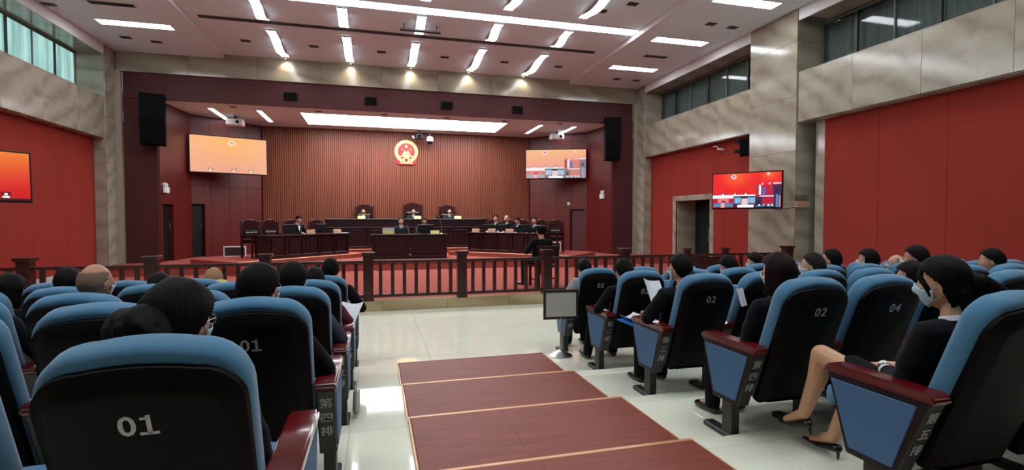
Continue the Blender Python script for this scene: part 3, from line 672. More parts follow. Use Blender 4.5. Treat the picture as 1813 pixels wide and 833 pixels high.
tv('big bright orange screen showing three judges, on the left side of the stage',(-4.62,18.55,3.73),R(22),2.22,1.17,q1,3)
def four(f1,bright):
    W=(245,245,250) if bright<1 else (235,240,245)
    q=grad(0,.36,.64,1,None,f=f1)+grad(.64,.6,1,1,None,f=f1)
    sky=(40,150,200) if bright<1 else (130,180,200); dk=(60,20,70) if bright<1 else (130,110,120); rd=(190,10,50) if bright<1 else (214,120,100)
    q+=disc(.32,.9,.08,1.9,(250,220,230),(200,120,160))+disc(.82,.95,.05,1.9,(250,220,200),(230,170,160))
    q+=figs([.16,.34,.5],.37,.017,(120,10,50) if bright<1 else (170,120,120),(240,230,235),(250,240,245))
    q+=[(0,.33,.64,.37,W),(0,0,.32,.27,rd),(.08,.14,.25,.26,(240,120,130)),(.14,.16,.2,.2,(40,20,60)),(.02,.03,.13,.12,sky),(.2,.03,.31,.12,sky),(.0,.27,.32,.33,W),(.13,.0,.19,.13,(235,170,170)),
     (.32,0,.64,.3,dk),(.33,.12,.43,.3,sky),(.53,.12,.64,.3,sky),(.44,.05,.53,.26,(236,200,210)),(.38,0,.62,.08,W),(.45,.26,.52,.31,(50,20,60)),
     (.64,.3,1,.64,rd),(.65,.35,.7,.66,(150,60,80)),(.69,.36,.72,.64,W),(.74,.34,.78,.56,(60,110,200)),(.89,.3,1,.64,dk),(.89,.66,1,.69,W),(.7,.3,.9,.33,W),(.93,.42,.96,.52,(20,10,40)),
     (.64,0,1,.3,dk),(.74,.06,.9,.28,rd),(.93,0,.96,.36,sky),(.97,0,.995,.33,(200,120,150)),(.65,.02,.9,.05,sky),(.68,.08,.71,.2,(20,10,40))]
    for x in (.7,.76,.83,.88): q.append((x-.012,.04,x+.012,.09,W))
    for x in (.74,.84,.92): q.append((x-.012,.64,x+.012,.7,(240,190,220)))
    for x in range(5): q.append((.34+.02*x,.12+.0*x,.345+.02*x,.28,W)); q.append((.545+.02*x,.12,.55+.02*x,.28,W))
    return q
q2=four(lambda a,b: mixc((236,150,130),(240,180,120),b),1.2)
tv('big pale screen split into four court views, on the right side of the stage',(6.72,18.5,3.76),R(-22),2.3,1.1,q2,3)
def vivid(a,b): return mixc((238,20,24),(244,110,40),max(0,1-math.hypot((a-.55)*1.3,(b-.85)*.9)*1.7))
t=tv('vivid red screen split into four court views, mounted on the right marble pillar',(8.2,9.85,2.29),R(-51.2),1.45,.79,four(vivid,.9),2,'pillar_screen')
q3=grad(0,0,1,1,None,f=lambda a,b: mixc((206,16,24),(244,130,44),b*1.1-.15*a))+[(0,0,1,.04,(60,10,20))]+figs([.18,.5,.78],.05,.03,(110,10,20),(240,235,235),(250,250,250))
t=tv('glowing orange red screen mounted high on the left wall',(-6.1,9.85,2.33),R(51.2),1.45,.79,q3,2,'pillar_screen')
# emergency lamps
for loc,rz,lb in [((-5.80,16.75,2.5),R(-90),'left inner stage wall'),((7.97,17.1,2.5),R(90),'right inner stage wall')]:
    t=thing('emergency_light','white twin-head emergency light on the '+lb,'emergency light',loc,rz)
    part(MB().box(-.15,.15,-.07,.0,-.12,.06,.01),'housing',M['white'],t)
    for s in (-1,1): part(MB().cyl((s*.07,-.03,.13),(s*.07,-.1,.12),.055,.05).box(s*.07-.012,s*.07+.012,-.05,-.03,.05,.12),'lamp_head',M['white'],t,smooth=True)
t=thing('small_sign','small pale sign beside the right stage doorway','sign',(7.35,18.78,2.25),R(135)); part(MB().box(-.06,.06,-.03,-.02,-.06,.06,.003),'plate',M['board'],t)
# speakers
def speaker(label,c,w_,d,h,rz,arc=0,group=None):
    t=thing('loudspeaker',label,'loudspeaker',c,rz,group)
    pts=[(0,h/2),(-d,h/2-.03),(-d-arc*.5,0),(-d+arc*.6,-h/2+.03),(0,-h/2)]
    part(MB().prism([(y,z) for y,z in pts],'x',-w_/2,w_/2,.01),'cabinet',M['grille'],t)
    part(MB().box(-.05,.05,0,.12,-h*.3,-h*.3+.08,.004).box(-.05,.05,0,.12,h*.3,h*.3+.08,.004),'bracket',M['black'],t)
    part(MB().box(-w_/2+.02,w_/2-.02,-d*.98-arc*.4,-d*.9,-.004,.004),'seam',M['black'],t)
    return t
speaker('tall black line speaker hanging left of the stage opening',(-5.93,16.25,4.37),.58,.34,1.42,R(14),.1)
speaker('tall black line speaker hanging right of the stage opening',(7.96,16.25,4.40),.52,.34,1.5,R(-14),.1)
for i,x in enumerate([-2.43,-.12,2.24,4.6]):
    t=thing('monitor_speaker','small dark square loudspeaker on the red band above the stage, %s one'%['leftmost','second from left','third from left','rightmost'][i],'loudspeaker',(x,YP+.03,5.29),0,'square speakers on the red band')
    part(MB().box(-.19,.19,-.06,-.001,-.12,.12,.01),'cabinet',M['black'],t); part(MB().box(-.165,.165,-.068,-.061,-.1,.1,.004),'grille',M['grille'],t)
t=speaker('small black loudspeaker on the red wall below the right beam',(8.95,11.0,5.04-1.62+.02),.3,.26,.44,R(50),.02)
part(MB().tube([(0,.1,-.1),(.12,.3,-.1)],.015),'wall_arm',M['darkgrey'],t)
# cctv cameras
def cctv(loc,rz,lb):
    t=thing('security_camera',lb,'camera',loc,rz)
    part(MB().cyl((0,0,0),(0,-.2,-.02),.035),'body',M['white'],t,smooth=True); part(MB().cyl((0,-.2,-.02),(0,-.215,-.022),.03),'lens',M['black'],t); part(MB().tube([(0,-.05,0),(0,.02,.08),(0,.12,.08)],.012),'mount',M['white'],t,smooth=True)
cctv((9.12,12.1,3.56),R(60),'small white security camera on the red wall left of the small speaker')
cctv((XL-.1,10.9,3.5),R(-60),'small pale security camera below the left beam at the left photo edge')
# ptz + twin camera above emblem
t=thing('dome_camera','white and black dome camera hanging below the stage light panel','camera',(2.02,19.6,ZT))
part(MB().cyl((0,0,0),(0,0,-.22),.03),'stem',M['darkgrey'],t,smooth=True); part(MB().lathe([(.05,-.2),(.12,-.24),(.13,-.38),(.12,-.4)],n=20),'housing',M['white'],t,smooth=True); part(MB().sph((0,0,-.41),(.11,.11,.1)),'dome',M['black'],t,smooth=True)
t=thing('box_camera','black camera unit hanging left of the white dome camera','camera',(1.62,19.6,ZT))
part(MB().cyl((0,0,0),(0,0,-.12),.03),'stem',M['darkgrey'],t,smooth=True); part(MB().box(-.15,.15,-.12,.12,-.34,-.12,.02),'body',M['black'],t); part(MB().cyl((0,-.12,-.23),(0,-.2,-.24),.06),'lens',M['grille'],t,smooth=True); part(MB().hull([((-.24,-.02,-.24),.04),((-.22,-.1,-.3),.03)]),'side_lamp',M['white'],t,smooth=True)
# projectors
for x,y,lb in [(-4.4,18.4,'left, in front of the left screen'),(6.72,18.4,'right, in front of the right screen')]:
    t=thing('projector','white ceiling projector hanging on the '+lb,'projector',(x,y,ZT))
    part(MB().cyl((0,0,0),(0,0,-.12),.04),'pole',M['darkgrey'],t,smooth=True); part(MB().box(-.25,.25,-.17,.17,-.32,-.12,.03,seg=2),'body',M['white'],t); part(MB().cyl((.1,-.17,-.22),(.1,-.2,-.22),.05),'lens',M['grille'],t,smooth=True)
# wireless router and cable on the pillar
t=thing('antenna_router','small reddish box with many upright antennas on the marble pillar beside the red screen','router',(9.15,9.2,1.96))
part(MB().box(-.2,.12,-.07,.03,-.05,.06,.006),'case',M['tan'],t); part(MB().box(-.22,.14,-.07,.033,-.065,-.05,.003),'shelf',M['board'],t)
for i in range(9): part(MB().cyl((-.19+i*.038,-.02,.06),(-.2+i*.042,-.02,.2),.006,n=6),'antenna',M['black'],t)
P_=[(8.35,9.5,1.95),(8.45,9.41,1.88),(8.58,9.33,1.84),(8.75,9.24,1.85),(8.97,9.19,1.9)]
o=part(MB().tube(P_,.008,6),'screen_cable',M['black'],None,smooth=True); tag(o,'thin dark cable sagging from the red screen to the antenna box','cable')
# aisle sign stand
t=thing('sign_stand','blank grey notice board in a dark frame on a chrome pole in the aisle','sign',(2.02,5.38,TZ[1]),R(-4))
part(MB().lathe([(.135,0),(.135,.008),(.12,.016),(.06,.05),(.025,.07)],n=32),'base',M['chrome'],t,smooth=True)
part(MB().cyl((0,0,.05),(0,0,.44),.013),'pole',M['chrome'],t,smooth=True)
b=MB()
for a in [(-.205,.205,.42,.45),(-.205,.205,.725,.755),(-.205,-.178,.45,.725),(.178,.205,.45,.725)]: b.box(a[0],a[1],-.012,.012,a[2],a[3],.003)
part(b,'frame',M['bronze'],t); part(MB().box(-.178,.178,-.006,.006,.45,.725),'board',M['board'],t)
# guard chair
t=thing('witness_chair','dark wooden chair with a solid back just inside the railing','chair',(3.56,10.25,.168),R(8))
for s in (-1,1):
    part(MB().box(s*.23-.025,s*.23+.025,-.02,.03,0,.86,.006),'back_leg',M['mahog'],t); part(MB().box(s*.23-.025,s*.23+.025,.4,.45,0,.44,.006),'front_leg',M['mahog'],t)
    part(MB().box(s*.23-.012,s*.23+.012,.03,.4,.14,.17,.004),'stretcher',M['mahog'],t)
part(MB().box(-.24,.24,-.03,.46,.42,.47,.012,seg=2),'seat',M['mahog'],t); part(MB().box(-.21,.21,-.01,.02,.5,.83,.006),'back_panel',M['mahog'],t); part(MB().box(-.27,.27,-.025,.035,.83,.89,.012,seg=2),'crest_rail',M['mahog'],t)
# ---------------------------------------------------------------- auditorium chairs
BT=Vector((0,-.338,.941)); BN=Vector((0,.941,.338)); B0=Vector((0,-.05,.27))
BM=Matrix(((1,BT.x,BN.x,B0.x),(0,BT.y,BN.y,B0.y),(0,BT.z,BN.z,B0.z),(0,0,0,1)))
def outline(h,wb,wt,rt,rb,n=7,crown=.012):
    P=[]
    for i in range(n+1):
        a=PI+PI/2*i/n; P.append((-wb+rb+rb*math.cos(a),rb+rb*math.sin(a)))
    for i in range(n+1):
        a=1.5*PI+PI/2*i/n; P.append((wb-rb+rb*math.cos(a),rb+rb*math.sin(a)))
    for i in range(5): f=(i+1)/6; P.append((wb+(wt-wb)*f**.6,rb+(h-rt-rb)*f))
    for i in range(n+1):
        a=PI/2*i/n; P.append((wt-rt+rt*math.cos(a),h-rt+rt*math.sin(a)))
    for i in range(1,6): f=i/6; x=(wt-rt)*(1-2*f); P.append((x,h+crown*(1-(2*f-1)**2)))
    for i in range(n+1):
        a=PI/2+PI/2*i/n; P.append((-wt+rt+rt*math.cos(a),h-rt+rt*math.sin(a)))
    for i in range(5): f=1-(i+1)/6; P.append((-wb-(wt-wb)*f**.6,rb+(h-rt-rb)*f))
    return P
H_=.81
shell_me=MB().slab(outline(H_-.034,.218,.226,.105,.03),[(-.052,.055),(-.048,.042),(-.014,.003),(.004,0),(.02,0)],BM).mesh('back_shell',M['shell'],True,30)
cush_me=MB().slab(outline(H_,.222,.232,.125,.05),[(.0,.02),(.008,.006),(.03,0),(.07,0),(.095,.012),(.112,.04),(.118,.09)],BM).mesh('back_cushion',M['blue'],True,60)
def seat_mesh(up):
    o=outline(.47,.21,.225,.07,.05,5)
    if up: m=Matrix(((1,0,0,0),(0,.17,-.985,.13),(0,.985,.17,.42),(0,0,0,1)))
    else: m=Matrix(((1,0,0,0),(0,1,.0,-.02),(0,.05,1,.37),(0,0,0,1)))
    return MB().slab(o,[(0,.03),(.015,.004),(.05,0),(.085,.006),(.1,.03)],m).mesh('seat_cushion',M['blue'],True,60), MB().slab(outline(.44,.2,.21,.06,.04,4),[(-.02,.02),(.0,0)],m).mesh('seat_pan',M['shell'],True,50)
SU=seat_mesh(True); SD=seat_mesh(False)
ARM=[(.32,.60),(-.17,.60),(-.03,.24),(.21,.24)]
armf_me=MB().prism(ARM,'x',-.042,.042,.006).mesh('arm_frame',M['frame'])
cap_me=MB().prism([(.335,.615),(.33,.60),(-.185,.60),(-.19,.625),(-.17,.645),(.29,.648),(.325,.638)],'x',-.05,.05,.009,seg=2).mesh('armrest',M['armwood'],True,50)
def sidep(s): return MB().prism([(.295,.575),(-.115,.575),(-.015,.272),(.195,.272)],'x',*sorted((s*.040,s*.0465)),.003).mesh('side_panel',M['bluep'])
sp_me={-1:sidep(-1),1:sidep(1)}
ped_me=MB().box(-.03,.03,.035,.13,.02,.25,.004).mesh('pedestal',M['darkgrey']); foot_me=MB().box(-.04,.04,.0,.31,0,.035,.008).mesh('foot',M['darkgrey'])
RX_=Matrix.Rotation
CN=['一','二','三','四','五','六']
LX0,LX1=-.235,-.55; RX0=2.275; PIT=.555
def seatx(side,j): return (-.515-.56*j) if side<0 else (2.47+PIT*j+.085)-.085
def row_y(k): return 2.66+.985*(4-k)
def row_z(k): return 0 if k==1 else TZ[k-1]
ORDN=['aisle seat','second seat from the aisle','third seat from the aisle','fourth seat from the aisle','fifth seat from the aisle','sixth seat from the aisle','seventh seat from the aisle','eighth seat from the aisle','ninth seat from the aisle','tenth seat from the aisle','eleventh seat from the aisle']
RN_=['front','second','third','fourth','fifth (nearest)']
def project(x,y,z):
    v=cam.matrix_basis.inverted()@Vector((x,y,z)); 
    if v.z>-.05: return None
    return 906.5+897*v.x/-v.z, 416.5-897*v.y/-v.z
PEOPLE=[]   # filled below; taken seats
TAKEN={(-1,5,0),(-1,4,0),(-1,3,0),(-1,2,0),(-1,1,0),(-1,1,2),(-1,3,2),(-1,2,3),(-1,3,3),(-1,2,4),(-1,2,2),(1,1,0),(1,2,0),(1,3,0),(1,4,0),(1,5,0),(1,2,2),(1,1,4),(1,3,2),(1,2,4),(1,2,5),(1,2,6),(1,3,4),(1,4,2),(1,3,6)}
SEATS={}
for k in range(1,6):
  for side_ in (-1,1):
    for j in range(11 if side_>0 else 7):
        x=seatx(side_,j)-(.025 if (k==5 and side_<0) else 0); y=row_y(k); z=row_z(k)
        ok=False
        for yy in (y-.33,y+.3):
            for xx in (x-.3,x+.3):
                for zz in (z+.3,z+1.04):
                    p=project(xx,yy,zz)
                    if p and -40<p[0]<1853 and p[1]<900: ok=True
        if not ok: continue
        s=side_; blk='left' if s<0 else 'right'
        t=thing('auditorium_chair','blue and black auditorium chair, %s block, %s row, %s'%(blk,RN_[k-1],ORDN[j]),'chair',(x,y,z),0,'auditorium chairs of the %s block'%blk)
        link('back_shell',shell_me,t); link('back_cushion',cush_me,t)
        S=SD if ((s,k,j) in TAKEN or s<0 or k>3) else SU
        link('seat_cushion',S[0],t); link('seat_pan',S[1],t)
        num='%02d'%(2*j+(1 if s<0 else 2))
        tm=Matrix.Translation(B0+BT*.65-BN*.0528)@Matrix(((1,0,0,0),(0,BT.y,-BN.y,0),(0,BT.z,-BN.z,0),(0,0,0,1)))
        link('seat_number',textmesh(num,.078,M['text']),t,tm)
        offs=[s*.28] if s<0 else [.2775]
        if j==0: offs.append(-s*.28)
        for ox in offs:
            end=(j==0 and ox*s<0); T=Matrix.Translation((ox,0,0))
            link('arm_frame',armf_me,t,T); link('armrest',cap_me,t,T); link('pedestal',ped_me,t,T); link('foot',foot_me,t,T)
            if end:
                link('side_panel',sp_me[-s],t,T,'blue padded side panel facing the aisle')
                a=math.atan2(.36,.14)
                dv=Vector((0,.14,-.36)).normalized()  # down the rear edge
                nv=Vector((0,-.36,-.14)).normalized()
                for q,ch in enumerate(['第',CN[k-1],'排']):
                    p=Vector((ox,-.17,.60))+dv*(.075+q*.085)+nv*.0015
                    up=-dv; xx=Vector((1,0,0)); link('row_character',textmesh(ch,.062,M['text']),t,Matrix(((xx.x,up.x,nv.x,p.x),(xx.y,up.y,nv.y,p.y),(xx.z,up.z,nv.z,p.z),(0,0,0,1))))
        SEATS[(s,k,j)]=t
# ---------------------------------------------------------------- people
def head_pts(bm,c,rot,s=1.0):
    def sstep(a,b,x): t=max(0,min(1,(x-a)/(b-a))); return t*t*(3-2*t)
    g=bmesh.ops.create_icosphere(bm,subdivisions=5,radius=1)
    for v in g['verts']:
        n=v.co.copy(); x,y,z=n.x*.077,n.y*.096,n.z*.118
        if n.z<0:
            t=-n.z; x*=1-.30*t**1.4
            if n.y<0: y*=1-.45*t**1.2
            else: y*=1+.03*t
        if n.y>0:
            y*=1-.06*sstep(.3,1,n.z)
            f=sstep(.2,.7,n.y)
            def G(px,pz,sx,sz): return math.exp(-((x-px)/sx)**2-((z-pz)/sz)**2)*f
            y+=.020*G(0,-.022,.009,.013)+.010*G(0,.002,.007,.016)+.006*G(0,-.034,.013,.008)
            y-=.009*(G(.031,.012,.016,.012)+G(-.031,.012,.016,.012))
            y+=.004*G(0,.028,.035,.008)+.005*G(0,-.056,.02,.005)+.004*G(0,-.066,.018,.005)-.004*G(0,-.0605,.02,.0025)+.007*G(0,-.09,.018,.014)
            y+=.003*(G(.042,-.02,.016,.014)+G(-.042,-.02,.016,.014))
        v.co=Vector((x,y,z))*s
    bmesh.ops.transform(bm,matrix=Matrix.Translation(c)@rot.to_4x4(),verts=g['verts'])
def head_add(mb,c,rot,s=1.0):
    bm=bmesh.new(); head_pts(bm,c,rot,s); mb.add(bm)
    for sx in (-1,1):
        m=Matrix.Translation(c)@rot.to_4x4()@Matrix.Translation((sx*.078*s,-.006*s,-.008*s))@Matrix.Rotation(R(sx*-18),4,'Z')
        bm=bmesh.new(); bmesh.ops.create_icosphere(bm,subdivisions=3,radius=1)
        for v in bm.verts: 
            q=v.co; v.co=Vector((q.x*.0075*s+(.004*s*sx if q.length and abs(q.y)+abs(q.z)>1.0 else 0),q.y*.019*s-q.z*.004*s,q.z*.032*s))
        mb.add(bm,m)
DEF=dict(lean=20,yaw=0,pitch=0,arms='lap',legs='sit',bare=False,slump=0,hf=0)
def skel(P):
    J={}; a=R(P['lean']); hip=Vector((0,.08,.52)); J['hip']=hip
    N=hip+Vector((0,-.47*math.sin(a),.47*math.cos(a)-P['slump'])); J['neck']=N
    hr=Matrix.Rotation(R(P['yaw']),3,'Z')@Matrix.Rotation(R(P['pitch']),3,'X'); J['hrot']=hr
    J['head']=N+Vector((0,.02+P['hf'],.06-P['hf']*.7))+hr@Vector((0,.015,.105))
    for s in (-1,1):
        S=N+Vector((s*.165,.0,-.055)); J['sh%d'%s]=S
        if P['arms']=='lap': E=S+Vector((s*.07,.06,-.27)); W=E+Vector((-s*.13,.22,-.02)); Hd=Vector((-s*.4,1,-.1))
        elif P['arms']=='read': E=S+Vector((s*.07,.08,-.26)); W=E+Vector((-s*.12,.21,.08)); Hd=Vector((-s*.3,1,.3))
        elif P['arms']=='desk': E=S+Vector((s*.09,.12,-.25)); W=E+Vector((-s*.12,.24,.03)); Hd=Vector((-s*.3,1,0))
        elif P['arms']=='wide': E=S+Vector((s*.15,.04,-.20)); W=E+Vector((-s*.12,.22,.0)); Hd=Vector((-s*.3,1,-.1))
        elif P['arms']=='girl': E=S+Vector((s*.06,.07,-.27)); W=Vector((s*.05+.02,.28,.66)) ; Hd=Vector((-s*.6,1,-.05))
        J['el%d'%s]=E; J['wr%d'%s]=W; J['hd%d'%s]=Hd.normalized()
        if P['legs']=='sit': K=Vector((s*.11,.50,.50)); A=Vector((s*.12,.50,.09)); T=Vector((s*.13,.66,.03))
        elif P['legs']=='guard': K=Vector((s*.2,.50,.50)); A=Vector((s*.26,.46 if s>0 else .36,.09)); T=A+Vector((s*.06,.17,-.06))
        elif P['legs']=='stretch': K=Vector((s*.16,.48,.50)); A=Vector((s*.17,.62,.09)); T=Vector((s*.18,.78,.05))
        elif P['legs']=='cross':
            if s<0: K=Vector((-.11,.60,.655)); A=Vector((-.07,.76,.235)); T=Vector((-.07,.95,.11))
            else: K=Vector((.06,.53,.50)); A=Vector((.03,.64,.12)); T=Vector((.03,.85,.03))
        J['kn%d'%s]=K; J['an%d'%s]=A; J['to%d'%s]=T
    return J
def hand(mb,W,d,s,r=1.0):
    # palm and five curled fingers; d = pointing direction, palm down
    up=Vector((0,0,1)); side=d.cross(up).normalized(); n=side.cross(d).normalized()
    c=W+d*.075
    mb.hull([(W+d*.005,.024*r),(W+d*.05+side*.028,.015*r),(W+d*.05-side*.028,.015*r),(c+side*.034,.012*r),(c-side*.034,.012*r)])
    for i,(o,L) in enumerate([(.033,.068),(.012,.078),(-.010,.072),(-.031,.056)]):
        p0=c+side*o*s*-1; p1=p0+d*L*.45-n*.004; p2=p1+d*L*.3-n*.018; p3=p2+d*L*.16-n*.022
        mb.chain([(p0,.0095*r),(p1,.0085*r),(p2,.0078*r),(p3,.007*r)],1)
    q0=W+d*.02+side*(-s)*-.026; sd=side*s
    mb.chain([(W+d*.02+sd*.022*-1,.013*r),(W+d*.05-sd*.045,.0105*r),(W+d*.08-sd*.05-n*.01,.0085*r)],1)
_cache={}
def bodymesh(P):
    key=('b',)+tuple(sorted(P.items()))
    if key in _cache: return _cache[key]
    J=skel(P); mb=MB(); hip,N=J['hip'],J['neck']
    head_add(mb,J['head'],J['hrot'])
    mb.hull([(N+Vector((0,-.005,-.03)),(.058,.055,.04)),(J['head']+J['hrot']@Vector((0,-.03,-.07)),(.050,.052,.04))],2)
    mb.hull([(N+Vector((0,0,-.10)),(.13,.075,.06)),(N.lerp(hip,.5),(.13,.09,.08)),(hip,(.14,.11,.09))])
    mb.hull([(N+Vector((0,0,-.02)),(.055,.05,.03)),(J['sh1'],.045),(J['sh-1'],.045),(N+Vector((0,0,-.12)),(.11,.07,.05))])
    for s in (-1,1):
        mb.chain([(J['sh%d'%s],.045),(J['el%d'%s],.036),(J['wr%d'%s],.025)])
        hand(mb,J['wr%d'%s],J['hd%d'%s],s)
        lr=1.12 if P['bare'] else 1.0
        calf=J['kn%d'%s].lerp(J['an%d'%s],.35)+Vector((0,-.018,-.0))
        mb.chain([(hip+Vector((s*.08,.02,0)),.075),(J['kn%d'%s],.052*lr)]); mb.chain([(J['kn%d'%s],.052*lr),(calf,.05*lr),(J['an%d'%s],.033*lr)])
        mb.chain([(J['an%d'%s],.032*lr),(J['to%d'%s].lerp(J['an%d'%s],.3)-Vector((0,0,.0)),.026)])
    me=remesh(mb,'person_body',M['skin'],.0065 if not P['bare'] else .0055,2); _cache[key]=(me,J); return me,J
def jacketmesh(P,v=.013,puff=1.0):
    key=('j',puff)+tuple(sorted(P.items()))
    if key in _cache: return _cache[key]
    J=skel(P); mb=MB(); hip,N=J['hip'],J['neck']
    mid=N.lerp(hip,.5)
    mb.hull([(N+Vector((0,.005,-.075)),(.165*puff,.095*puff,.05)),(mid,(.165*puff,.115*puff,.08)),(hip+Vector((0,.0,-.01)),(.175*puff,.135*puff,.075))],3)
    mb.hull([(N+Vector((0,-.01,-.028)),(.062,.058,.02)),(J['sh1']+Vector((0,0,.005)),.058*puff),(J['sh-1']+Vector((0,0,.005)),.058*puff),(N+Vector((0,0,-.14)),(.15,.09,.05))],3)
    for s in (-1,1):
        mb.chain([(J['sh%d'%s]+Vector((s*.015,0,0)),.062*puff),(J['el%d'%s],.052*puff),(J['wr%d'%s].lerp(J['el%d'%s],.08),.037*puff)],3)
    mb.hull([(N+Vector((0,-.012,-.01)),(.066,.062,.022)),(N+Vector((0,.01,-.05)),(.075,.07,.02))],3)
    bmx=mb
    me=remesh(mb,'jacket',None,v,3); me.materials.append(M['suit']); 
    # creases
    import numpy as np
    n=len(me.vertices); co=np.empty(n*3,'f'); nn=np.empty(n*3,'f'); me.vertices.foreach_get('co',co); me.vertex_normals.foreach_get('vector',nn)
    co=co.reshape(-1,3); nn=nn.reshape(-1,3)
    q=np.array([noise.noise((c[0]*11+3,c[1]*11+1,c[2]*15+7)) for c in co.tolist()]); co+=nn*(.008*q)[:,None]
    me.vertices.foreach_set('co',co.ravel()); me.update()
    _cache[key]=me; return me
def trousermesh(P):
    key=('t',P['legs'])
    if key in _cache: return _cache[key]
    J=skel(P); mb=MB(); hip=J['hip']
    mb.hull([(hip+Vector((s*.07,0,-.01)),(.105,.12,.085)) for s in (-1,1)],3)
    for s in (-1,1): mb.chain([(hip+Vector((s*.08,.02,0)),.092),(J['kn%d'%s],.072),(J['an%d'%s]+Vector((0,0,-.012)),.056)],3)
    me=remesh(mb,'trousers',M['trouser'],.014,3); _cache[key]=me; return me
def skirtmesh(P):
    J=skel(P); mb=MB(); hip=J['hip']
    mb.hull([(hip+Vector((s*.07,0,-.01)),(.11,.12,.09)) for s in (-1,1)],3)
    for s in (-1,1): mb.hull([(hip+Vector((s*.07,.02,0)),.1),(hip.lerp(J['kn%d'%s],.66),.083)],3)
    return remesh(mb,'skirt',M['trouser'],.011,3)
def shoemesh(P,heel=False):
    key=('s',P['legs'],heel)
    if key in _cache: return _cache[key]
    J=skel(P); out=[]
    for s in (-1,1):
        A=J['an%d'%s]; T=J['to%d'%s]; mb=MB(); d=(T-A); d.normalize()
        if heel:
            dd=Vector((T.x-A.x,T.y-A.y,0)).normalized(); H=A+Vector((0,0,-.055))-dd*.025
            mb.chain([(H,(.033,.034,.026)),(H.lerp(T,.5)+Vector((0,0,-.008)),(.036,.036,.018)),(T,(.014,.02,.010))],2)
            m2=H-dd*.012; ax=Vector((0,0,-1)) if s>0 else Vector((0,-.25,-1)).normalized()
            mb.chain([(m2,.016),(m2+ax*.06,.0075)],1)
            me=remesh(mb,'shoe',M['shoe'],.0045,2)
        else:
            B=Vector((A.x,A.y,A.z-.05)); mb.chain([(B-d*.02,(.042,.045,.036)),(B.lerp(T,.6),(.045,.05,.03)),(Vector((T.x,T.y,T.z)),(.04,.035,.024))],2)
            me=remesh(mb,'shoe',M['shoe'],.012,2)
        out.append(me)
    _cache[key]=out; return out
def shell(cond,off,name,m,extra=None,thick=.008,warp=None):
    bm=bmesh.new(); head_pts(bm,Vector((0,0,0)),Matrix.Identity(3))
    bm.verts.ensure_lookup_table(); bm.normal_update()
    nn={v:v.normal.copy() for v in bm.verts}
    keep=[v for v in bm.verts if cond(v.co)]
    ks=set(keep); bmesh.ops.delete(bm,geom=[v for v in bm.verts if v not in ks],context='VERTS')
    for v in bm.verts:
        o=off(v.co) if callable(off) else off
        v.co+=nn[v]*o if v in nn else 0
        if warp: v.co=warp(v.co)
    bmesh.ops.recalc_face_normals(bm,faces=bm.faces)
    bmesh.ops.solidify(bm,geom=bm.faces[:],thickness=-thick if thick>0 else thick)
    mb=MB(); mb.add(bm)
    if extra: extra(mb)
    return mb.mesh(name,m,True,180)
def hairline(style):
    def c(p):
        y=p.y/.096; z=p.z/.118; x=abs(p.x)/.077
        if style in('short','grey','part'): th=-.42 if y<-.45 else (-.42+(y+.45)/.5*.5 if y<.05 else .08+(y-.05)/.75*.62)
        elif style=='bald': th=-.42 if y<-.45 else (-.42+(y+.45)/.5*.6 if y<.05 else .3+(y-.05)*.8); 
        elif style=='loose': th=-.85 if y<-.22 else (-.85+(y+.22)/.3*.95 if y<.08 else .12+(y-.1)/.7*.56)
        elif style in('bun','tail'): th=-.5 if y<-.4 else (-.5+(y+.4)/.5*.62 if y<.1 else .12+(y-.1)/.7*.56)
        elif style=='bob': th=-.8 if y<.28 else .42+(y-.28)*.3
        elif style=='cap': th=-.0 if y<.2 else .25
        else: th=-.4
        if style=='bald': return th<z<.62-.25*max(0,y)
        return z>th
    return c
